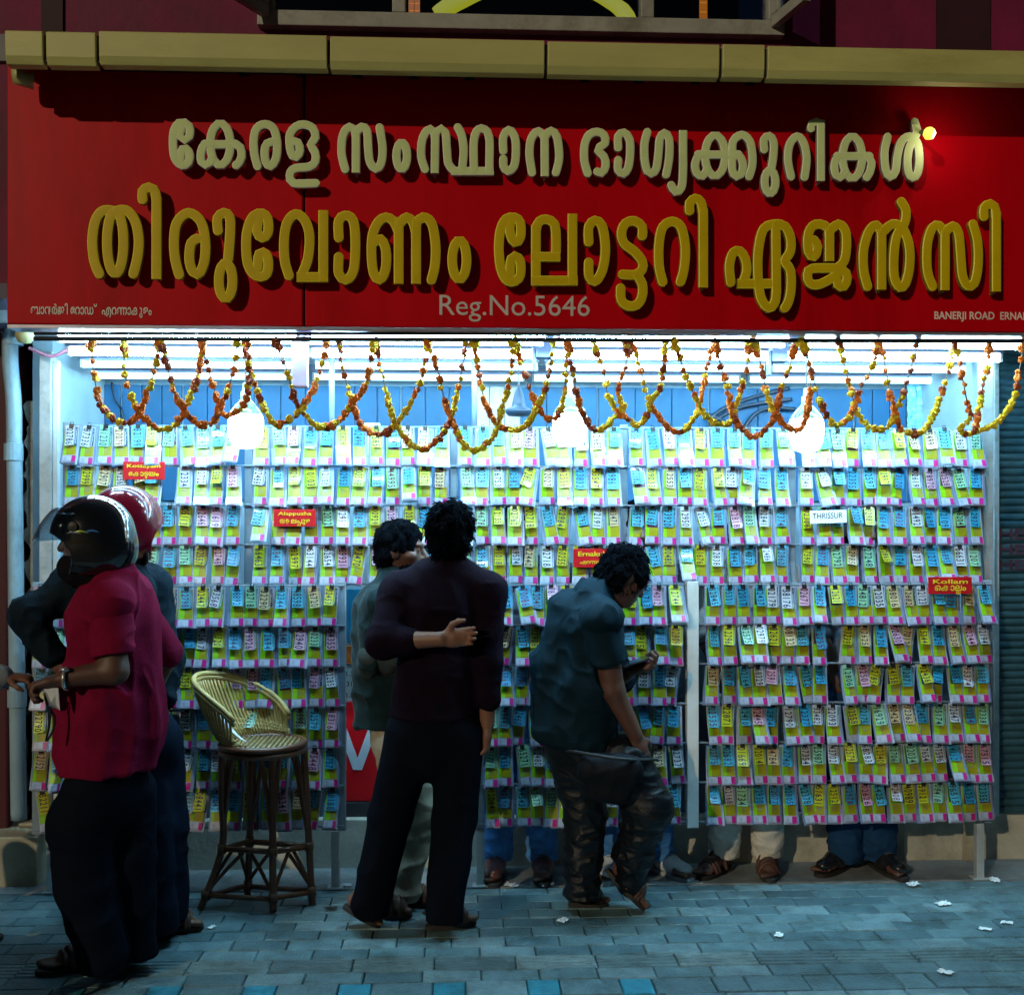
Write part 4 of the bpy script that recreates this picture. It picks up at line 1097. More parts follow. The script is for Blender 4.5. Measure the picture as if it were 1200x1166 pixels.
def shoe(parent, heel, toe, m, sole=SOLE, high=.10, tip=None):
    heel = Vector(heel); toe = Vector(toe); d = toe-heel; L = d.length; d.normalize(); s = d.cross(Vector((0,0,1))).normalized(); n = s.cross(d).normalized()
    sd = SDF(.006, .03)
    sd.cone(heel+d*.035+n*.045, heel+d*L*.45+n*.04, .042, .044, k=.02); sd.cone(heel+d*L*.45+n*.036, heel+d*(L-.045)+n*.03, .046, .036, flat=(tuple(n), .75), k=.03)
    sd.cone(heel+d*.045+n*.06, heel+d*.055+n*high, .042, .044, k=.02)
    sd.half(heel, -n); sd.half(heel+n*high, n)
    o = sdf_obj('shoe', sd, m, parent)
    mb, *_ = sole_mesh(heel, toe, .02, .046); mb.build('sole', sole, o)
    k = MB()
    for i in range(4):
        c = heel+d*L*(.40+.07*i)+n*(.098-.012*i if high < .12 else .11-.012*i)
        k.tube([c-s*.02, c+n*.004, c+s*.02], .003, 5)
    k.build('lace', mat('lace', (.1,.1,.11), .8), o)
    return o
def folds(freq, amp, seed=1, ridge=True, zr=None, freq2=None, amp2=0):
    def f(V, N):
        a = vnoise(V+.05*np.sin(V[:,[1,2,0]]*9+seed), freq, seed)
        r = 1-np.abs(2*a-1) if ridge else a
        d = (r**2-.35)*amp
        if freq2 is not None:
            b = vnoise(V+.04*np.sin(V[:,[2,0,1]]*13), freq2, seed+9); d = d+((1-np.abs(2*b-1))**2-.35)*amp2
        if zr is not None:
            lo, hi, mn = zr; w = np.clip((hi-V[:,2])/(hi-lo), mn, 1); d = d*w
        return d
    return f
def hair_tufts(sd_mesh, fr, c, n, length, seed, parent, keep=lambda p, nr: True):
    V, F = sd_mesh; nr = normals(V, F); rr = np.random.default_rng(seed); mb = MB(); f, s, u = fr; done = 0
    for i in rr.permutation(len(V)):
        p = Vector(V[i]); q = Vector(nr[i])
        if not keep(p, q): continue
        t = (u*-.8+Vector(rr.normal(0,.55,3))); t = (t-q*t.dot(q)); 
        if t.length < .05: continue
        t.normalize(); L = length*rr.uniform(.6,1.3); w = Vector(rr.normal(0,.5,3))
        pts = [p-q*.004, p+t*L*.35+q*L*rr.uniform(.08,.16), p+t*L*.7+q*L*rr.uniform(.05,.2)+w*L*.08, p+t*L*.95+q*L*rr.uniform(-.05,.16)+w*L*.18]
        mb.tube(pts, [.0028,.0026,.0018,.0004], 3, caps=False); done += 1
        if done >= n: break
    if done: mb.build('hair_locks', HAIRM, parent, smooth=True)
def hair(parent, c, fr, bulk=1., seed=1, amp=.012, length=.03, n=350, back=-.075):
    f, s, u = fr; c = Vector(c); ax = (s, f, u); sd = SDF(.005, .015)
    sd.ell(c+u*.022-f*.014, (.083*bulk,.103*bulk,.108*bulk), ax)
    sd.ell(c-f*.045-u*.03, (.072*bulk,.062*bulk,.075*bulk), ax, k=.02)
    sd.ell(c+f*.105-u*.045, (.085,.075,.105), ax, op='s')
    for q in (-1,1): sd.ell(c+s*(q*.09)+f*.01-u*.055, (.04,.05,.06), ax, op='s')
    sd.half(c+u*back-f*.05, -u)
    dsp = lambda V, N: (vnoise(V,(38,38,26),seed)-.4)*amp*2+(vnoise(V,(95,95,60),seed+3)-.5)*amp*.8
    m = sd.mesh(dsp)
    me = bpy.data.meshes.new('hair'); V, F = m; me.from_pydata(V.tolist(), [], F.tolist())
    o = link_mesh('hair', me, HAIRM, parent, smooth=True)
    if n > 100: hair_tufts(m, fr, c, n*2, length, seed, o, keep=lambda p, q: q.dot(f) < .75 or (p-c).dot(u) > .06)
    return o
def J(u, v, Y): return P(u, v, Y)
def torso_frame(a):                      # a = facing direction
    f = Vector((a[0],a[1],0)).normalized(); return f, f.cross(Vector((0,0,1)))
def limb(sd, pts, rs, **kw): return sd.chain(pts, rs, **kw)
def person(label, base):
    return empty('person', base, label, 'person')

# ---------------------------------------------------------------- man in black helmet and maroon polo
Y = 3.98
c = person('man in maroon polo and open black helmet at the left, holding a cord', G(118,1138)); A = c
f, rt = torso_frame((-.9,.42))
hc = J(107,632,Y); fr = head_frame((-1,.05,-.06))
neck = J(128,676,Y+.01); chest = J(132,720,Y+.04); waist = J(132,830,Y+.04); hem = J(130,900,Y+.04)
shN = J(128,706,Y-.10); elN = J(134,786,Y-.13); wrN = J(75,795,Y-.17); shF = J(150,700,Y+.20); elF = J(196,765,Y+.22); wrF = J(165,835,Y+.2)
h1, k1, a1 = J(110,930,Y-.02), J(106,1005,Y-.02), J(127,1112,Y-.02); h2, k2, a2 = J(146,930,Y+.1), J(150,1005,Y+.1), J(160,1108,Y+.1)
t1, e1 = G(44,1143), G(150,1126); t2, e2 = G(122,1128), G(176,1122)
sd = SDF(.006,.02); add_head(sd, hc, fr)
sd.cone(neck+Vector((0,0,-.03)), hc+Vector((.02,0,-.06)), .06,.058)
sd.chain([shN,elN,wrN], [.058,.046,.03]); sd.chain([shF,elF,wrF], [.058,.046,.03])
sd.cone(chest, waist, .11,.11, flat=(tuple(f),.7)); sd.chain([h1,k1,a1],[.08,.06,.045]); sd.chain([h2,k2,a2],[.08,.06,.045]); sd.cone(waist,(h1+h2)/2,.10,.10)
add_hand(sd, wrN, (-1,0,-.28), (.3,-.2,-1), (0,.6,.7), curl=1.15); add_foot(sd, e1+Vector((0,0,.02)), t1+Vector((0,0,.02))); add_foot(sd, e2+Vector((0,0,.02)), t2+Vector((0,0,.02)))
sdf_obj('body', sd, SKIN_D, c)
MAROON = cloth('maroon', (.19,.006,.034), .9)
sd = SDF(.007,.045)
sd.cone(chest+Vector((0,0,-.02)), waist, .160,.168, flat=(tuple(f),.80)); sd.cone(waist, hem, .168,.172, flat=(tuple(f),.85))
sd.cone(J(142,705,Y+.06), J(152,850,Y+.07), .105, .118)                     # round of the back
sd.cone(shN, shF, .085,.085); sd.cone(neck+Vector((0.02,0,-.015)), chest, .085,.14)
sd.cone(J(95,800,Y), J(95,880,Y), .08,.085)
sd.cone(shF, elF, .072,.060, k=.03)
sd.half(hem+Vector((0,0,-.005)), Vector((.05,0,-1)))
sdf_obj('shirt', sd, MAROON, c, folds((13,13,2.2), .016, 3, freq2=(9,9,14), amp2=.004, zr=(.9,1.0,1)))
sd = SDF(.007,.03); q = shN+(elN-shN)*.78
sd.cone(shN+Vector((0,.02,0)), q, .078,.070); sd.half(q, elN-shN)
sdf_obj('sleeve', sd, MAROON, c, folds((6,6,16), .008, 5))
sd = SDF(.005,.01); cn = neck+Vector((.012,0,.012)); sd.cone(cn+Vector((0,0,-.03)), cn+Vector((-.008,0,.022)), .088,.074); sd.cone(cn+Vector((0,0,0)), cn+Vector((-.01,0,.06)), .056,.056, op='s'); sd.half(cn+Vector((-.02,0,.02)), Vector((-.3,0,1)))
sdf_obj('collar', sd, MAROON, c)
NAVY = cloth('navy_trousers', (.003,.006,.013), .8)
sd = SDF(.007,.03); dz = Vector((0,0,.02))
sd.cone(hem+dz*2, (h1+h2)/2, .135,.145, flat=(tuple(f),.85)); sd.chain([h1,J(94,965,Y-.02),J(100,1040,Y-.02),J(120,1118,Y-.02)], [.112,.110,.094,.084]); sd.chain([h2,k2,J(158,1122,Y+.1)], [.112,.09,.078])
sd.half((0,0,.055),(0,0,-1))
sdf_obj('trousers', sd, NAVY, c, folds((7,7,15), .012, 7, zr=(.15,.9,.25), freq2=(12,12,3), amp2=.008))
sandal(c, e1+Vector((0,0,.022)), t1+Vector((0,0,.022)), 'strap'); sandal(c, e2+Vector((0,0,.022)), t2+Vector((0,0,.022)), 'strap')
def helmet(parent, hc, fr, m, visor=True, R=.142):
    f, s, u = fr; hc = Vector(hc); ax = (s, f, u); sd = SDF(.005,.01); cc = hc+u*.015-f*.008
    sd.ell(cc, (R*.88,R*1.03,R*1.0), ax); sd.ell(cc-f*.035-u*.06, (R*.82,R*.8,R*.75), ax, k=.03)
    sd.ell(cc+f*.04-u*.055, (R*.82,R*.78,R*.72), ax, k=.03)
    sd.ell(hc+f*.170-u*.056, (.32,.150,.090), ax, op='s'); sd.ell(hc-u*.05+f*.0, (.09,.115,.115), ax, op='s')
    sd.half(hc-u*.125, -u)
    o = sdf_obj('helmet', sd, m, parent)
    if visor:
        mb = MB(); n1, n2 = 18, 8; vs = []
        for i in range(n1+1):
            a = math.radians(-78+156*i/n1)
            for j in range(n2+1):
                b = math.radians(-6+42*j/n2)          # swung up over the brow
                r = R*1.10
                d = f*(math.cos(a)*math.cos(b))+s*(math.sin(a)*math.cos(b)*.92)+u*math.sin(b)
                q = cc+d*r+f*(.05*(1-j/n2)*max(0,math.cos(a)))+u*(.006)
                vs.append(q)
        mb.add(vs, [(i*(n2+1)+j, (i+1)*(n2+1)+j, (i+1)*(n2+1)+j+1, i*(n2+1)+j+1) for i in range(n1) for j in range(n2)])
        v = mb.build('visor', glass('visor_smoke', (.72,.82,.88), .03), o, smooth=True)
        sl = v.modifiers.new('thick', 'SOLIDIFY'); sl.thickness = .003
        for q in (-1,1):
            k = MB().lathe((0,0,0), [(.001,0),(.018,0),(.016,.008),(.001,.009)], 14); R_ = s.to_track_quat('Z','Y').to_matrix() if q > 0 else (-s).to_track_quat('Z','Y').to_matrix()
            pv = cc+s*(q*(R*.875))+f*.02+u*.03; k.v = [tuple(pv+R_ @ Vector(p)) for p in k.v]; k.build('pivot', BLACKP, o)
        # printed flashes on the shell
        for (oa, ob, cl_, nm) in ((-.005,.03,(.5,.7,.1),'lime'),(-.045,.024,(.1,.3,.8),'blue'),(.02,.022,(.7,.7,.75),'silver')):
            k = MB(); dirr = (-s*1.0+f*(oa*8)+u*(ob*6)).normalized(); 
            pts = []
            for t_ in range(5):
                dd = (-s+f*(oa*8+.22-.11*t_)+u*(.06+.05*math.sin(t_*.9))).normalized()
                # point on the shell ellipsoid
                kx, ky, kz = dd.dot(s)/(R*.88), dd.dot(f)/(R*1.03), dd.dot(u)/(R*1.0); rr_ = 1/math.sqrt(kx*kx+ky*ky+kz*kz)
                pts.append(cc+dd*(rr_+.0005))
            k.tube(pts, [.0005,.003,.004,.003,.0005], 5); k.build('flash', mat('flash_'+nm, cl_, .3, metal=.4), o, smooth=True)
    return o
HB = mat('helmet_black', (.008,.010,.014), .12, .2, 6, coat=1.0); HR = mat('helmet_red', (.20,.006,.022), .14, .15, 6, coat=1.0)
helmet(c, hc, fr, HB)
sd = SDF(.006,.02); u_ = fr[2]; sd.ell(hc+fr[0]*.045-u_*.095, (.07,.075,.055), (fr[1],fr[0],fr[2])); sd.cone(hc-u_*.10+fr[0]*.03, neck+Vector((-.01,0,.0)), .075,.07)
sdf_obj('face_cloth', sd, cloth('black', (.008,.008,.011), .9), c, folds((20,20,30),.007,2))
k = MB(); wp = wrN+Vector((.01,0,0)); k.tube([wp+Vector((0,.036*math.cos(a),.036*math.sin(a))) for a in [2*math.pi*i/16 for i in range(16)]], .007, 6, closed=True); k.obox(wp+Vector((0,-.02,.034)), (.03,.03,.01), Matrix.Identity(3))
k.build('wrist_watch', mat('steel_watch', (.6,.6,.6), .25, metal=.8), c, smooth=True)
k = MB().tube(catmull([J(52,812,Y-.17), J(56,828,Y-.17), J(64,840,Y-.16), J(62,856,Y-.16), J(54,868,Y-.16), J(58,848,Y-.165), J(60,822,Y-.17)], .01), .004, 6)
kr = k.build('cord_loop', BLACKP, smooth=True); tag(kr, 'black cord loop hanging from the hand of the man in maroon', 'cord')
k = MB()
pp_ = [J(50,806,Y-.19), J(68,806,Y-.18), J(70,832,Y-.18), J(58,826,Y-.2)]
k.add([p for p in pp_]+[p+Vector((0,.006,0)) for p in pp_], [(0,1,2,3),(7,6,5,4),(0,4,5,1),(1,5,6,2),(2,6,7,3),(3,7,4,0)])
tag(k.build('tissue', PAPER), 'small white tissue pinched in the hand of the man in maroon', 'tissue')

# ---------------------------------------------------------------- man in red helmet behind him
Y = 4.40
c = person('man in red helmet and dark jacket standing behind the man in maroon, elbow out', G(178,1092))
f, rt = torso_frame((.75,.66)); hc = J(148,618,Y); fr = head_frame((.6,.8,-.05))
neck = J(142,660,Y); chest = J(132,705,Y); waist = J(132,800,Y); hem = J(140,870,Y)
shL = J(84,690,Y-.02); elL = J(30,722,Y-.10); wrL = J(70,780,Y-.1); shR = J(174,685,Y+.12); elR = J(192,770,Y+.15); wrR = J(190,830,Y+.1)
h1, k1, a1 = J(158,870,Y-.06), J(170,970,Y-.06), J(182,1080,Y-.06); h2, k2, a2 = J(180,870,Y+.06), J(190,965,Y+.06), J(196,1075,Y+.06)
e1, t1 = G(172,1094), G(237,1088); e2, t2 = G(176,1080), G(225,1076)
sd = SDF(.007,.02); add_head(sd, hc, fr); sd.cone(neck, hc, .058,.056); sd.chain([shL,elL,wrL],[.05,.042,.03]); sd.chain([shR,elR,wrR],[.05,.042,.03]); sd.cone(chest,hem,.11,.11)
sd.chain([h1,k1,a1],[.08,.06,.045]); sd.chain([h2,k2,a2],[.08,.06,.045]); add_hand(sd, wrL, (1,.1,-.5),(0,-.3,-1),(0,-1,0),.7); add_hand(sd, wrR, (.1,-.3,-1),(-1,0,0),(0,-1,0),.6)
add_foot(sd, e1+Vector((0,0,.02)), t1+Vector((0,0,.02))); add_foot(sd, e2+Vector((0,0,.02)), t2+Vector((0,0,.02)))
sdf_obj('body', sd, SKIN, c)
JK = cloth('slate_jacket', (.007,.015,.024), .7)
sd = SDF(.008,.04); sd.cone(chest,waist,.20,.185, flat=(tuple(f),.72)); sd.cone(waist,hem,.185,.19, flat=(tuple(f),.75)); sd.cone(shL,shR,.085,.08); sd.cone(neck,chest,.08,.14)
sd.chain([shL,elL,J(62,768,Y-.1)],[.075,.058,.05]); sd.chain([shR,elR,J(190,815,Y+.1)],[.08,.068,.055]); sd.half(hem,(0,0,-1))
sdf_obj('jacket', sd, JK, c, folds((13,13,9), .015, 4, freq2=(26,26,20), amp2=.006))
sd = SDF(.008,.03); sd.cone(hem,(h1+h2)/2,.17,.16, flat=(tuple(f),.8)); sd.chain([h1,k1,J(184,1085,Y-.06)],[.115,.095,.075]); sd.chain([h2,k2,J(196,1078,Y+.06)],[.115,.095,.075]); sd.half((0,0,.055),(0,0,-1))
sdf_obj('trousers', sd, cloth('blue_black', (.004,.009,.020), .8), c, folds((8,8,14), .012, 8, zr=(.15,.9,.25), freq2=(12,12,3), amp2=.006))
sandal(c, e1+Vector((0,0,.022)), t1+Vector((0,0,.022)), 'strap'); sandal(c, e2+Vector((0,0,.022)), t2+Vector((0,0,.022)), 'strap')
helmet(c, hc, fr, HR, visor=False, R=.150)
k = MB().tube(catmull([hc+fr[1]*.11-fr[2]*.06, hc+fr[1]*.09-fr[2]*.13+fr[0]*.03, hc-fr[2]*.15+fr[0]*.05], .01), .010, 6); k.build('chin_strap', BLACKP, c, smooth=True)

# ---------------------------------------------------------------- man in plum shirt, seen from behind
Y = 4.45
c = person('man in dark plum shirt seen from behind, forearm folded across his back', G(500,1090))
f, rt = torso_frame((-.12,1)); hc = J(526,628,Y+.02); fr = head_frame((-.1,1,-.02))
neck = J(524,664,Y); chest = J(517,712,Y); waist = J(513,800,Y); hem = J(510,838,Y)
shL = J(468,692,Y); elL = J(449,752,Y-.10); wrL = J(517,749,Y-.185); shR = J(570,694,Y); elR = J(572,775,Y-.03); wrR = J(571,848,Y-.02)
h1, k1, a1 = J(482,860,Y), J(458,955,Y+.02), J(437,1060,Y-.02); h2, k2, a2 = J(537,860,Y), J(533,960,Y), J(519,1070,Y-.08)
e1, t1 = G(405,1086)+Vector((0,0,.075)), G(447,1086); e2, t2 = G(500,1090), G(556,1082)
sd = SDF(.005,.018); add_head(sd, hc, fr); sd.cone(neck+Vector((0,0,-.03)), hc+Vector((0,-.01,-.05)), .062,.056); sd.chain([shL,elL,wrL],[.052,.044,.028]); sd.chain([shR,elR,wrR],[.052,.044,.029])
sd.cone(chest,hem,.14,.13,flat=(tuple(f),.7)); sd.chain([h1,k1,a1],[.08,.055,.04]); sd.chain([h2,k2,a2],[.08,.055,.04])
add_hand(sd, wrL, (1,-.05,.10), (.05,-1,.1), (.2,0,1), curl=.5, L=.175); add_hand(sd, wrR, (-.05,.06,-1), (-1,0,0), (0,1,0), curl=.65)
add_foot(sd, e1+Vector((0,0,.015)), t1+Vector((0,0,.015))); add_foot(sd, e2+Vector((0,0,.02)), t2+Vector((0,0,.02)))
sdf_obj('body', sd, SKIN, c)
PLUM = cloth('plum', (.007,.003,.008), .85)
sd = SDF(.007,.035); sd.cone(chest,waist,.180,.165,flat=(tuple(f),.62)); sd.cone(waist,hem,.168,.176,flat=(tuple(f),.7)); sd.cone(shL,shR,.068,.068); sd.cone(neck+Vector((0,0,-.03)),chest,.085,.15,flat=(tuple(f),.75)); sd.cone(shL,neck,.07,.06); sd.cone(shR,neck,.07,.06)
sd.chain([shL,elL],[.070,.062]); sd.cone(elL, elL+(wrL-elL)*.42, .060,.050); sd.chain([shR,elR,J(573,818,Y-.03)],[.068,.056,.048]); sd.half(hem+Vector((0,0,-.005)),(.0,0,-1))
sdf_obj('shirt', sd, PLUM, c, folds((7,7,5), .009, 11, freq2=(10,10,16), amp2=.006))
sd = SDF(.005,.01); sd.cone(neck+Vector((0,0,-.03)), neck+Vector((0,.005,.012)), .08,.068); sd.half(neck+Vector((0,0,.012)),(0,-.2,1)); sdf_obj('collar', sd, PLUM, c)
BLK = cloth('black_trousers', (.0025,.004,.008), .9)
sd = SDF(.007,.025); sd.cone(hem+Vector((0,0,.03)),J(510,868,Y),.168,.165,flat=(tuple(f),.72)); sd.chain([h1,k1,J(435,1056,Y-.02)],[.106,.084,.074]); sd.chain([h2,k2,J(520,1078,Y-.08)],[.106,.084,.072]); sd.half((0,0,.06),(0,0,-1))
sdf_obj('trousers', sd, BLK, c, folds((6,6,10), .012, 13, zr=(.1,.9,.3), freq2=(9,9,3), amp2=.006))
sandal(c, e1+Vector((0,0,.018)), t1+Vector((0,0,.018)), 'thong'); sandal(c, e2+Vector((0,0,.022)), t2+Vector((0,0,.022)), 'strap')
hair(c, hc, fr, 1.05, 4, .022, .032, 600, back=-.10)

# ---------------------------------------------------------------- bearded man beside him
Y = 4.72
c = person('bearded man in dark green checked shirt standing behind the man in plum', G(478,1068))
f, rt = torso_frame((.9,.25)); hc = J(470,645,Y); fr = head_frame((1,-.12,-.04))
neck = J(462,676,Y); chest = J(462,720,Y); waist = J(462,800,Y); hem = J(462,850,Y)
shN = J(448,712,Y-.13); elN = J(440,778,Y-.13); wrN = J(490,790,Y-.12); shF = J(462,705,Y+.15); elF = J(470,780,Y+.16); wrF = J(505,790,Y+.1)
h1, k1, a1 = J(466,868,Y-.05), J(488,950,Y-.05), J(478,1046,Y-.05); h2, k2, a2 = J(468,868,Y+.06), J(476,960,Y+.06), J(462,1050,Y-.02)
e1, t1 = G(466,1061), G(510,1060); e2, t2 = G(438,1076), G(482,1074)
sd = SDF(.005,.018); add_head(sd, hc, fr); sd.cone(neck+Vector((0,0,-.03)), hc+Vector((-.01,0,-.05)), .06,.055); sd.chain([shN,elN,wrN],[.05,.044,.028]); sd.chain([shF,elF,wrF],[.05,.044,.028]); sd.cone(chest,hem,.09,.09)
sd.chain([h1,k1,a1],[.08,.055,.04]); sd.chain([h2,k2,a2],[.08,.055,.04]); add_hand(sd, wrN, (1,0,.2),(0,1,0),(0,0,1),.7); add_hand(sd, wrF, (1,0,.2),(0,-1,0),(0,0,1),.7)
add_foot(sd, e1+Vector((0,0,.02)), t1+Vector((0,0,.02))); add_foot(sd, e2+Vector((0,0,.02)), t2+Vector((0,0,.02)))
sdf_obj('body', sd, SKIN_D, c)
CHK = cloth('green_check', (.007,.021,.023), .85, .1, col2=(.006,.018,.022), scale=9)
sd = SDF(.007,.035); sd.cone(chest,waist,.17,.165,flat=(tuple(rt),.85)); sd.cone(waist,hem,.165,.165,flat=(tuple(rt),.85)); sd.cone(shN,shF,.08,.075); sd.cone(neck+Vector((0,0,-.02)),chest,.08,.14)
sd.chain([shN,J(437,775,Y-.13)],[.080,.062]); sd.chain([shF,elF],[.07,.06]); sd.cone(J(446,742,Y-.02),J(452,848,Y-.02),.11,.095); sd.half(hem,(0,0,-1))
sdf_obj('shirt', sd, CHK, c, folds((9,9,13), .016, 17, freq2=(20,20,18), amp2=.006))
q0 = J(437,768,Y-.14); q1 = J(456,776,Y-.14); sd = SDF(.006,.02); sd.cone(q0,q1,.060,.050); sdf_obj('rolled_cuff', sd, cloth('grey_cuff', (.05,.065,.065), .85), c, folds((16,16,20),.006,3))
KH = cloth('khaki', (.33,.30,.23), .85)
sd = SDF(.007,.025); sd.cone(hem+Vector((0.02,0,.03)),J(470,868,Y),.13,.115); sd.chain([h1,k1,J(476,1042,Y-.05)],[.11,.082,.06]); sd.chain([h2,k2,J(462,1048,Y-.02)],[.11,.085,.062]); sd.half((0,0,.045),(0,0,-1))
sdf_obj('trousers', sd, KH, c, folds((8,8,16), .015, 19, zr=(.15,.9,.3), freq2=(14,14,5), amp2=.006))
sandal(c, e1+Vector((0,0,.022)), t1+Vector((0,0,.022)), 'strap', mat('tan_leather', (.14,.045,.02), .5)); sandal(c, e2+Vector((0,0,.022)), t2+Vector((0,0,.022)), 'strap')
hair(c, hc, fr, 1.0, 8, .010, .02, 300)
sd = SDF(.005,.015); ff, ss, uu = fr; ax = (ss, ff, uu)
sd.ell(hc+ff*.035-uu*.075, (.066,.068,.05), ax); sd.ell(hc+ff*.07-uu*.1, (.04,.035,.03), ax); sd.ell(hc+ff*.105-uu*.045, (.03,.05,.018), ax, op='s'); sd.ell(hc+ff*.085-uu*.064, (.02,.03,.010), ax, op='s'); sd.half(hc-uu*.035,uu)
m = sd.mesh(lambda V,N: (vnoise(V,(110,110,80),3)-.5)*.012)
me = bpy.data.meshes.new('beard'); me.from_pydata(m[0].tolist(), [], m[1].tolist()); link_mesh('beard', me, HAIRM, c, smooth=True)

# ---------------------------------------------------------------- man looking down at his phone
Y = 4.66
c = person('man in grey blue shirt walking with head bent over a phone', G(712,1066))
f, rt = torso_frame((.8,.5)); hc = J(731,676,Y+.02); fr = head_frame((.82,.3,-.5))
neck = J(702,690,Y); chest = J(688,738,Y); waist = J(680,810,Y); hem = J(678,872,Y)
shN = J(706,726,Y-.17); elN = J(718,808,Y-.15); wrN = J(745,862,Y-.14); shF = J(690,712,Y+.17); elF = J(722,795,Y+.15); wrF = J(738,786,Y+.02)
h1, k1, a1 = J(672,880,Y+.02), J(686,955,Y+.0), J(682,1036,Y-.02); h2, k2, a2 = J(730,890,Y-.08), J(760,945,Y-.12), J(740,1040,Y-.02)
e1, t1 = G(667,1062), G(712,1060); e2, t2 = J(714,1024,Y-.02), G(757,1068)
sd = SDF(.005,.018); add_head(sd, hc, fr); sd.cone(neck+Vector((-.01,0,-.02)), hc+Vector((-.02,0,-.03)), .064,.06); sd.chain([shN,elN,wrN],[.055,.048,.03]); sd.chain([shF,elF,wrF],[.055,.045,.03]); sd.cone(chest,hem,.09,.09)
sd.chain([h1,k1,a1],[.09,.06,.045]); sd.chain([h2,k2,a2],[.09,.06,.045])
add_hand(sd, wrN, (.35,.05,-1), (-.5,.8,0), (.8,.5,0), curl=.75); add_hand(sd, wrF, (.8,-.35,.25), (-.1,-.2,1), (.2,.8,.3), curl=.7)
add_foot(sd, e1+Vector((0,0,.02)), t1+Vector((0,0,.02))); add_foot(sd, e2+Vector((0,0,.02)), t2+Vector((0,0,.02)))
sdf_obj('body', sd, SKIN_D, c)
GB = cloth('grey_blue', (.004,.016,.026), .65)
sd = SDF(.007,.04); sd.cone(chest,waist,.165,.172,flat=(tuple(f),.8)); sd.cone(waist,hem,.172,.178,flat=(tuple(f),.82)); sd.cone(shN,shF,.074,.074); sd.cone(neck+Vector((-.02,0,-.03)),chest,.085,.15)
sd.chain([J(662,716,Y),J(650,780,Y),J(652,855,Y)],[.072,.086,.10]); sd.chain([shF,elF],[.085,.07]); sd.half(hem+Vector((0,0,0)),(-.15,0,-1))
sdf_obj('shirt', sd, GB, c, folds((13,13,2.8), .026, 23, freq2=(18,18,14), amp2=.009))
sd = SDF(.007,.03); q = shN+(elN-shN)*.62; sd.cone(shN+Vector((-.008,.02,-.0)), q, .084,.074); sd.half(q, elN-shN)
sdf_obj('sleeve', sd, GB, c, folds((9,9,9), .012, 25))
sd = SDF(.005,.01); cn = neck+Vector((-.012,0,.0)); sd.cone(cn+Vector((-.01,0,-.03)), cn+Vector((.012,0,.02)), .092,.080); sd.half(cn+Vector((0,0,.022)),(.45,.1,1)); sd.cone(cn, cn+Vector((.03,0,.08)), .066,.066, op='s'); sdf_obj('collar', sd, GB, c)
TR = cloth('shiny_charcoal', (.0022,.0038,.007), .42, 0, bump=.3, spec=.35)
sd = SDF(.006,.03); sd.cone(hem+Vector((0,0,.04)),J(690,885,Y),.155,.152,flat=(tuple(f),.85)); sd.chain([h1,k1,J(682,1042,Y-.02)],[.115,.082,.070]); sd.chain([h2,k2,J(742,1000,Y-.06),J(738,1032,Y-.03)],[.115,.096,.076,.062]); sd.half((0,0,.055),(0,0,-1))
sdf_obj('trousers', sd, TR, c, folds((9,9,25), .016, 29, zr=(.2,.85,.1), freq2=(24,24,40), amp2=.009))
sandal(c, e1+Vector((0,0,.022)), t1+Vector((0,0,.022)), 'strap'); sandal(c, e2+Vector((0,0,.022)), t2+Vector((0,0,.022)), 'strap')
hair(c, hc, fr, 1.05, 12, .014, .03, 450)
k = MB(); ff, ss, uu = fr
for q in (-1,1):
    cc = hc+ff*.108+ss*(q*.034)+uu*.004; k.tube([cc+ss*(.022*math.cos(a))+uu*(.017*math.sin(a)) for a in [2*math.pi*i/14 for i in range(14)]], .002, 5, closed=True); k.tube([cc+ss*(q*.022), hc+ss*(q*.08)-ff*.005+uu*.01], .002, 5)
k.tube([hc+ff*.112-ss*.012+uu*.006, hc+ff*.112+ss*.012+uu*.006], .002, 5); k.build('glasses', DARKM, c)
ph = empty('phone', J(745,777,Y+.02), 'dark phone held in front of the man in grey blue', 'phone')
R = Matrix.Rotation(math.radians(-14),3,'Y') @ Matrix.Rotation(math.radians(20),3,'Z')
pc = J(744,776,Y-.02); MB().obox(pc, (.15,.075,.009), R).build('case', BLACKP, ph, bevel=.003); MB().obox(pc+Vector((0,0,.006)), (.14,.068,.001), R).build('screen', mat('phone_glass', (.01,.012,.016), .08, coat=1), ph)
bagp = J(712,905,Y-.25); bg_ = empty('waist_bag', bagp, 'black waist bag slung low on the hip of the man with the phone', 'bag')
sd = SDF(.006,.03); sd.cone(J(697,902,Y-.21), J(733,904,Y-.24), .07,.072, flat=(0,-1,0) and ((0,-1,0),.7)); sd.cone(J(702,925,Y-.21), J(726,926,Y-.23), .052,.052, flat=((0,-1,0),.7))
sdf_obj('pouch', sd, cloth('bag_black', (.008,.010,.014), .5, 0), bg_, folds((14,14,14),.008,4))
k = MB().tube(catmull([J(655,880,Y+.1), J(668,880,Y-.16), J(700,885,Y-.275), J(735,890,Y-.30), J(770,890,Y-.1)], .02), .007, 6); k.build('strap', mat('grey_webbing', (.015,.018,.02), .6), bg_, smooth=True)

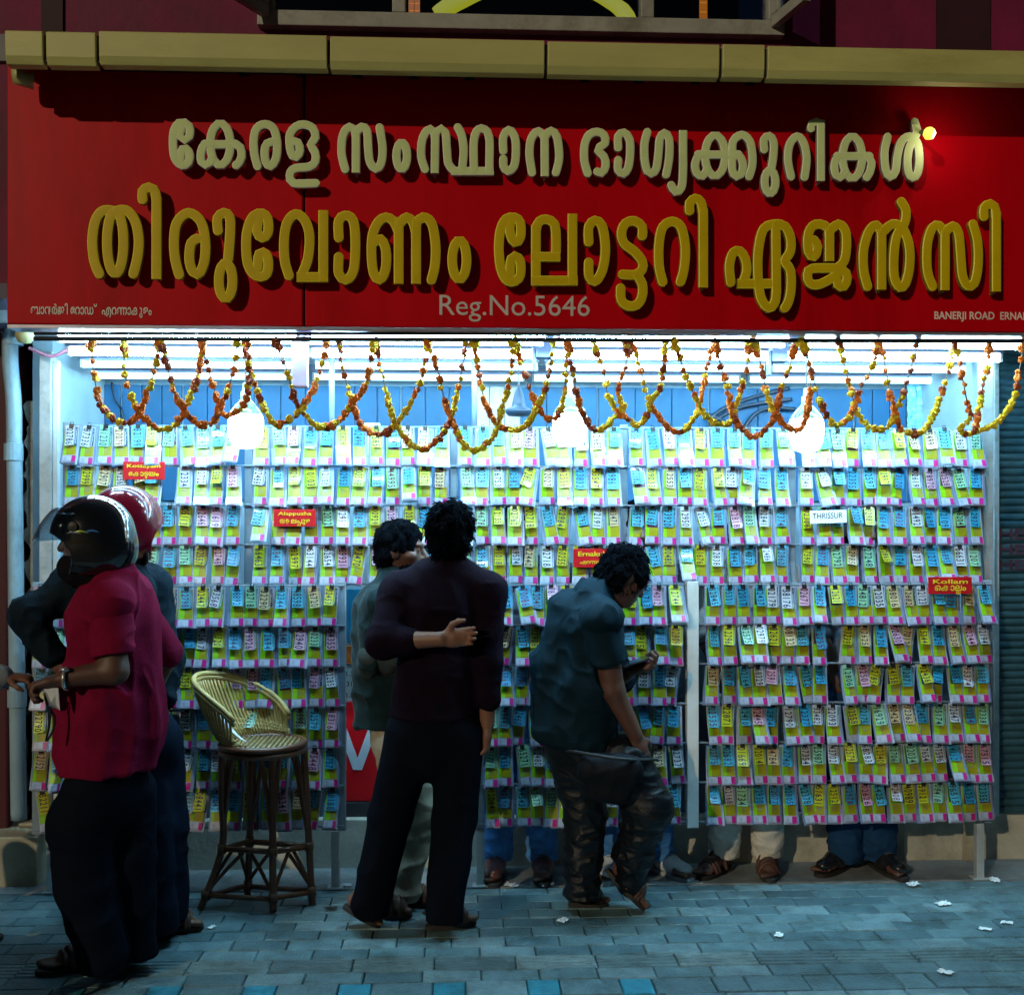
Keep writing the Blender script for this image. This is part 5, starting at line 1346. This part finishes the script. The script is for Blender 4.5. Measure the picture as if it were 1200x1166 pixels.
# ---------------------------------------------------------------- people standing behind the racks: seen below the tickets
def behind(label, ank, toes, col, shoe_kind, hips_u, Y=5.12, shirt=(.1,.12,.15), face=-1, rng=0, thick=.068, hem=.07):
    base = G(hips_u, 1026); base.y = Y; base.z = 0
    c = person(label, base); rr = random.Random(rng)
    hx = P(hips_u,900,Y).x; hip = Vector((hx,Y,.93)); hc = Vector((hx,Y-.01,1.60)); fr = head_frame((.1,face,-.1))
    f = Vector((0,face,0))
    legs = []; sd = SDF(.009,.02); add_head(sd, hc, fr); sd.cone((hx,Y,1.42), hc, .058,.056); sd.cone((hx,Y,1.3),(hx,Y,.95),.14,.13,flat=((0,1,0),.6))
    tr = SDF(.007,.025); tr.cone((hx,Y,1.0),(hx,Y,.9),.16,.16,flat=((0,1,0),.62))
    for q, ((au, av), (tu, tv)) in enumerate(zip(ank, toes)):
        a = P(au,av,Y); gx = G(au, 1027); heel = Vector((a.x, Y+(.0 if face < 0 else -.0), .02)); s_ = -1 if a.x < hx else 1
        tp = P(tu,1000,Y); d = Vector((tp.x-a.x, 0, 0)); 
        L = .25
        dx = max(-.24, min(.24, d.x)); dy = -math.sqrt(max(.0004, L*L-dx*dx))*.0-(math.sqrt(max(.0, L*L-dx*dx)))
        dv = Vector((dx, dy, 0))
        if dv.y < -.15: dv.y = -.15
        dv = dv.normalized()*.26; heel = Vector((a.x,Y+.035,.02))-dv*.18; toe = heel+dv
        hj = Vector((hx+s_*.085,Y,.92)); kn = Vector(((hj.x+a.x)/2, Y-.01, .5)); an = Vector((a.x,Y+.02,.09))
        sd.chain([hj,kn,an],[.08,.05,.04]); add_foot(sd, heel, toe)
        tr.chain([hj,kn,(a.x,Y+.02,hem)],[.098,thick+.008,thick])
        sh_ = Vector((hx+s_*.19,Y,1.38)); el = Vector((hx+s_*.2,Y-.02,1.10)); wr = Vector((hx+s_*.15,Y-.05,.95)); sd.chain([sh_,el,wr],[.05,.042,.028]); add_hand(sd, wr, (-s_*.3,-.2,-.9),(0,1,0),(-s_,0,0),.6)
        legs.append((heel, toe))
    tr.half((0,0,hem),(0,0,-1))
    sdf_obj('body', sd, SKIN_D, c); sdf_obj('trousers', tr, col, c, folds((9,9,20), .014, 31+rng, zr=(.1,.9,.2), freq2=(22,22,40), amp2=.006))
    st = SDF(.010,.03); st.cone((hx,Y,1.32),(hx,Y,.95),.18,.17,flat=((0,1,0),.62)); st.cone((hx-.18,Y,1.38),(hx+.18,Y,1.38),.07,.07)
    for s_ in (-1,1): st.cone((hx+s_*.19,Y,1.38),(hx+s_*.205,Y-.02,1.13),.072,.062)
    st.half((0,0,.88),(0,0,-1)); sdf_obj('shirt', st, cloth('shirt_%d' % rng, shirt), c, folds((9,9,7),.01,rng))
    hair(c, hc, fr, 1.0, 40+rng, .01, .02, 60)
    for (h, t) in legs:
        if shoe_kind == 'boot': shoe(c, h, t, mat('boot_brown', (.14,.055,.05), .3, .3, 15, coat=.3), high=.12)
        elif shoe_kind == 'sneaker': shoe(c, h, t, mat('sneaker_white', (.6,.65,.68), .5, .1, 15), mat('sneaker_sole', (.35,.4,.42), .6), high=.09)
        elif shoe_kind == 'black': shoe(c, h, t, mat('shoe_black', (.012,.012,.014), .25, .3, 15, coat=.4), high=.075)
        else: sandal(c, h+Vector((0,0,.004)), t+Vector((0,0,.004)), 'strap', mat('brown_strap', (.08,.035,.025), .5))
JEAN = mat('denim', (.055,.25,.62), .8, .35, 22, bump=.4, bscale=200, sheen=.1); JEAN2 = mat('denim_dark', (.04,.18,.46), .8, .35, 22, bump=.4, bscale=200)
behind('person in blue jeans and brown boots behind the low right rack, legs showing', [(582,960),(636,960)], [(578,0),(634,0)], JEAN, 'boot', 609, rng=1)
behind('person in blue jeans and white sneakers behind the rack, between the walking legs', [(722,960),(772,960)], [(708,0),(800,0)], JEAN2, 'sneaker', 746, rng=2)
behind('person in beige trousers and brown sandals behind the low right rack', [(850,960),(900,960)], [(815,0),(893,0)], cloth('beige', (.62,.60,.54), .85), 'sandal', 875, rng=3, shirt=(.3,.3,.3))
behind('person in dark navy trousers and black shoes behind the right end of the rack', [(992,960),(1030,960)], [(945,0),(1040,0)], cloth('navy_blue', (.012,.045,.11), .8), 'black', 1010, rng=4, thick=.078, hem=.05)

# ---------------------------------------------------------------- hand at the left edge of the picture, and scooter corner
Y = 4.3
c = person('person in pale blue sleeve, one hand reaching in from the left edge', Vector((P(-75,900,Y).x,Y,0)))
hx = P(-75,900,Y).x; hc = Vector((hx,Y,1.6)); fr = head_frame((1,.2,-.1)); f = Vector((1,.2,0)).normalized()
sh = Vector((hx,Y-.17,1.37)); el = Vector((hx+.02,Y-.2,1.10)); wr = J(6,794,Y-.05); sh2 = Vector((hx,Y+.17,1.37)); el2 = Vector((hx-.03,Y+.2,1.1)); wr2 = Vector((hx,Y+.2,.88))
sd = SDF(.006,.02); add_head(sd, hc, fr); sd.cone((hx,Y,1.42),hc,.058,.056); sd.chain([sh,el,wr],[.05,.042,.028]); sd.chain([sh2,el2,wr2],[.05,.042,.028]); sd.cone((hx,Y,1.3),(hx,Y,.95),.14,.13)
add_hand(sd, wr, (1,.05,-.02),(0,.2,-1),(0,-1,.2),.8,L=.15); add_hand(sd, wr2, (0,0,-1),(0,-1,0),(1,0,0),.6)
for s_ in (-1,1): sd.chain([(hx,Y+s_*.09,.92),(hx,Y+s_*.1,.5),(hx,Y+s_*.1,.08)],[.08,.055,.04]); add_foot(sd, (hx-.06,Y+s_*.1,.02),(hx+.2,Y+s_*.1,.02))
sdf_obj('body', sd, SKIN, c); hair(c, hc, fr, 1, 77, .01, .02, 60)
PB = cloth('pale_blue', (.45,.55,.62), .85)
sd = SDF(.008,.03); sd.cone((hx,Y,1.32),(hx,Y,.9),.18,.18,flat=(tuple(f),.65)); sd.cone(sh,sh2,.07,.07); sd.chain([sh,el,wr-Vector((.012,0,0))],[.07,.065,.046]); sd.chain([sh2,el2,wr2],[.07,.06,.05]); sd.half((0,0,.82),(0,0,-1)); sdf_obj('shirt', sd, PB, c, folds((10,10,10),.01,6))
sd = SDF(.008,.03); sd.cone((hx,Y,1.0),(hx,Y,.9),.16,.16)
for s_ in (-1,1): sd.chain([(hx,Y+s_*.09,.92),(hx,Y+s_*.1,.5),(hx,Y+s_*.1,.09)],[.11,.085,.075])
sd.half((0,0,.05),(0,0,-1)); sdf_obj('trousers', sd, NAVY, c, folds((8,8,14),.01,5))
for s_ in (-1,1): sandal(c, Vector((hx-.06,Y+s_*.1,.022)), Vector((hx+.2,Y+s_*.1,.022)), 'strap')
# parked scooter, its rounded tail just inside the frame
sc0 = P(-30,1166,3.45); sc0.z = 0
t = empty('parked_scooter', Vector((sc0.x-.55,3.45,0)), 'dark blue parked scooter, only its rounded mudguard at the bottom left corner', 'scooter')
ox = sc0.x-.55; NB = mat('scooter_blue', (.008,.022,.05), .3, .2, 6, coat=.6)
gy = 3.45
sd = SDF(.012,.05); sd.cone((ox-.75,gy,.62),(ox-.1,gy,.66),.13,.15); sd.cone((ox-.1,gy,.5),(ox-.2,gy,.4),.14,.12); sdf_obj('tail_body', sd, NB, t)
sd = SDF(.010,.05); sd.cone((ox-.75,gy,.78),(ox-.15,gy,.80),.10,.12,flat=((0,0,1),.6)); sdf_obj('seat', sd, mat('seat_black', (.01,.01,.012), .6), t)
for wx in (ox-1.1, ox+.12):
    k = MB()
    k.tube([(wx+.215*math.cos(a), gy, .255+.215*math.sin(a)) for a in [2*math.pi*i/32 for i in range(32)]], .045, 10, closed=True); w_ = k.build('wheel', SOLE, t, smooth=True)
    k = MB().tube([(wx,gy-.03,.255),(wx,gy+.03,.255)], .13, 24); k.build('rim', STEEL, w_)
k = MB(); vs = []; n1, n2 = 20, 10; wx = ox+.12
for i in range(n1+1):
    a = math.radians(-8+150*i/n1)
    for j in range(n2+1):
        b = math.pi*j/n2; r = .275+.05*math.sin(b); vs.append((wx+r*math.cos(a), gy+.075*math.cos(b), .255+r*math.sin(a)))
k.add(vs, [(i*(n2+1)+j,(i+1)*(n2+1)+j,(i+1)*(n2+1)+j+1,i*(n2+1)+j+1) for i in range(n1) for j in range(n2)])
o = k.build('mudguard', NB, t, smooth=True); o.modifiers.new('thick','SOLIDIFY').thickness = .006
sd = SDF(.012,.04); sd.cone((ox-.3,gy,.36),(ox-.95,gy,.30),.06,.05,flat=((0,0,1),.6)); sd.cone((ox-.95,gy,.3),(ox-1.05,gy,.85),.09,.07); sdf_obj('leg_shield', sd, NB, t)
MB().tube(catmull([(ox-1.0,gy-.32,1.0),(ox-1.05,gy-.1,.97),(ox-1.05,gy+.1,.97),(ox-1.0,gy+.32,1.0)],.03), .014, 8).build('handlebar', BLACKP, t, smooth=True)

# ================================================================== CANE STOOL
CANE = mat('cane_dark', (.13,.045,.020), .4, .35, 12, coat=.25, stretch=(1,1,.3)); CANEL = mat('cane_light', (.50,.34,.12), .45, .25, 14)
def GY(u, v): return G(u, v)
Lf, Ff, Rf, Bf = G(235,1066), G(320,1069), G(366,1060), G(290,1053)
SZ = .685
def top(u, Yr, z=SZ): 
    p = P(u, 880, Yr); p.z = z; return p
Yc = (Ff.y+Bf.y)/2
sc_ = top(308, Yc-.04); R0 = .172
Lt, Ft, Rt, Bt = top(260,Yc-.02), top(319,Ff.y+.03), top(356,Rf.y), top(297,Bf.y-.02)
st = empty('cane_stool', ((Lf+Ff+Rf+Bf)/4), 'dark cane bar stool with a light woven bucket back', 'stool')
rg = lambda z, a, b: a+(b-a)*((SZ-z)/SZ)
legp = {}
for nm, T_, F_ in (('L',Lt,Lf),('F',Ft,Ff),('R',Rt,Rf),('B',Bt,Bf)):
    mid = Vector((T_.x,T_.y,.25)) if nm == 'L' else T_+(F_-T_)*.63
    pts = [T_, T_+(mid-T_)*.5, mid, F_+Vector((0,0,.004))]
    legp[nm] = (T_, mid, F_)
    MB().tube(catmull(pts,.03), .0155, 10).build('leg', CANE, st, smooth=True)
def at(nm, z):
    T_, M_, F_ = legp[nm]
    if z > M_.z: return T_+(M_-T_)*((T_.z-z)/(T_.z-M_.z))
    return M_+(F_-M_)*((M_.z-z)/(M_.z-F_.z))
order = ['L','F','R','B']
k = MB(); k2 = MB(); k3 = MB()
for a, b in zip(order, order[1:]+order[:1]):
    p, q = at(a,.25), at(b,.25)
    MB().tube([p,q], .013, 8).build('footrest', CANE, st, smooth=True)
    MB().tube([at(a,.06), at(b,.055)], .0115, 8).build('stretcher', CANE, st, smooth=True)
    m = (p+q)/2
    for e in (a,b):
        MB().tube(catmull([m+(at(e,.25)-m)*.15+Vector((0,0,-.012)), m+(at(e,.1)-m)*.5+Vector((0,0,.0)), at(e,.075)],.02), .0085, 7).build('brace', CANE, st, smooth=True)
        s_ = at(e,SZ-.02); o_ = at(b if e == a else a, SZ-.02); t_ = s_+(o_-s_)*.30
        MB().tube(catmull([t_, t_+(at(e,.5)-t_)*.35, at(e,.28)],.03), .010, 7).build('brace', CANE, st, smooth=True)
    for w in (p, at(a,.06)):
        MB().tube([w+Vector((0,0,-.02)), w+Vector((0,0,.02))], .0195, 10).build('binding', mat('cane_binding', (.11,.05,.022), .5, .4, 60, stretch=(1,1,8)), st, smooth=True)
fd = [sc_+Vector((R0*math.cos(2*math.pi*i/32), R0*math.sin(2*math.pi*i/32), 0)) for i in range(32)]
k = MB()
k.tube([p+Vector((0,0,.012)) for p in fd], .014, 8, closed=True); k.tube([p+Vector((0,0,-.014)) for p in fd], .013, 8, closed=True)
se = k.build('seat_rim', CANE, st, smooth=True)
k = MB()
for i in range(17):
    x = -R0+2*R0*(i+.5)/17; h_ = math.sqrt(R0*R0-x*x)-.008; k.tube([sc_+Vector((x,-h_,.012)), sc_+Vector((x,h_,.012))], .0085, 6)
k.build('seat', mat('cane_seat', (.26,.17,.07), .45, .3, 14), st, smooth=True)
a0, a1 = math.radians(238), math.radians(58)
def bk(s, w):     # s along the bucket from its front left end round the back, w up the slat
    a = a0+(a1-a0)*s; hh = .255*max(0,math.sin(math.pi*min(1,max(0,(s*.92+.05))))**.55)
    lean = .055*math.sin(math.pi*s)
    d = Vector((math.cos(a), math.sin(a), 0))
    return sc_+d*(R0-.004+lean*w+.02*math.sin(math.pi*w)*math.sin(math.pi*s))+Vector((-.085*w*math.sin(math.pi*s),0,.02+hh*w))
bo = MB()
for o_ in (0,.014): bo.tube([bk(i/40,1)+Vector((0,0,o_)) + (bk(i/40,1)-bk(i/40,.9)).normalized()*o_*.3 for i in range(41)], .0105, 8)
rim = bo.build('back_rim', CANEL, st, smooth=True)
k = MB()
for i in range(1,44):
    s = i/44; k.tube([bk(s+.012*(w/4)*0, w/6) for w in range(7)], .0062, 6)
k.build('back_slats', CANEL, rim, smooth=True)
k = MB()
for w in (.12,.2,.28):
    k.tube([bk(i/80,w)+Vector((math.cos(a0+(a1-a0)*i/80),math.sin(a0+(a1-a0)*i/80),0))*(.006 if i % 2 else -.006) for i in range(81)], .0045, 6)
k.build('back_weave', CANEL, rim, smooth=True)
# folded newspaper left in the bucket
k = MB(); a, b, c_, d_ = bk(.16,.72)+Vector((.02,.0,0)), bk(.26,.78)+Vector((.03,0,0)), bk(.1,.0)+Vector((.09,.03,.012)), bk(.03,.0)+Vector((.06,.02,.012))
vs = []; n = 8
for i in range(n+1):
    t_ = i/n
    for j in range(4):
        q = j/3; p = (a*(1-q)+b*q)*(1-t_)+(d_*(1-q)+c_*q)*t_; vs.append(p+Vector((.02*math.sin(t_*3+q),-.01*math.sin(t_*5+q*2),-.03*math.sin(math.pi*t_))))
k.add(vs, [(i*4+j,i*4+j+1,(i+1)*4+j+1,(i+1)*4+j) for i in range(n) for j in range(3)])
o = k.build('folded_paper', PAPER, smooth=True); o.modifiers.new('thick','SOLIDIFY').thickness = .003
tag(o, 'folded white paper left on the cane stool seat', 'paper')

# ================================================================== LITTER
LIT = [(1108,1139,'crumpled white paper scrap near the bottom right of the pavement',.038),(1155,1088,'flat white paper scrap on the pavement near the right edge',.035),(1180,1081,'creased paper scrap at the right edge below the post',.036),(1105,1059,'long pale wrapper on the pavers below the right rack leg',.05),(913,1095,'small white scrap alone in the middle right of the pavement',.035),(660,1078,'small pale wrapper by the front foot of the man with the phone',.04),(388,1064,'dark twig scrap on the pavers right of the stool',.04),(248,1086,'pale scrap beside the toe of the red helmet man',.03),(42,1031,'crumpled white scrap at the foot of the left plinth step',.03),(1165,1031,'white scrap on the apron under the right rack end',.05),(1070,1036,'torn white scraps against the apron edge on the right',.05),(600,1037,'crushed clear wrapper at the foot of the middle rack leg',.05),(405,1037,'white scrap at the foot of the stool side rack leg',.04),(640,1036,'torn pale wrapper on the apron edge below the jeans',.05)]
for i, (u, v, lab, s) in enumerate(LIT):
    p = G(u,v,.006); rr = random.Random(900+i); k = MB(); n = 9
    a0_ = rr.uniform(0,6)
    pts = np.array([(x/n-.5, (y/n-.5)*.7, 0) for y in range(n+1) for x in range(n+1)])
    hz = vnoise(pts,(5,5,1),i+60)*.35+np.abs(vnoise(pts,(9,9,1),i+90)-.5)*.4; ed = 1-.4*vnoise(pts,(6,6,1),i+30)
    vs = [(p.x+s*1.6*(q[0]*e*math.cos(a0_)-q[1]*e*math.sin(a0_)), p.y+s*1.6*(q[0]*e*math.sin(a0_)+q[1]*e*math.cos(a0_)), .004+s*h*.5) for q, h, e in zip(pts, hz, ed)]
    k.add(vs, [(y*(n+1)+x,y*(n+1)+x+1,(y+1)*(n+1)+x+1,(y+1)*(n+1)+x) for y in range(n) for x in range(n)])
    o = k.build('paper_scrap' if i != 6 else 'twig_scrap', PAPER if i != 6 else BLACKP, smooth=False); tag(o, lab, 'litter')
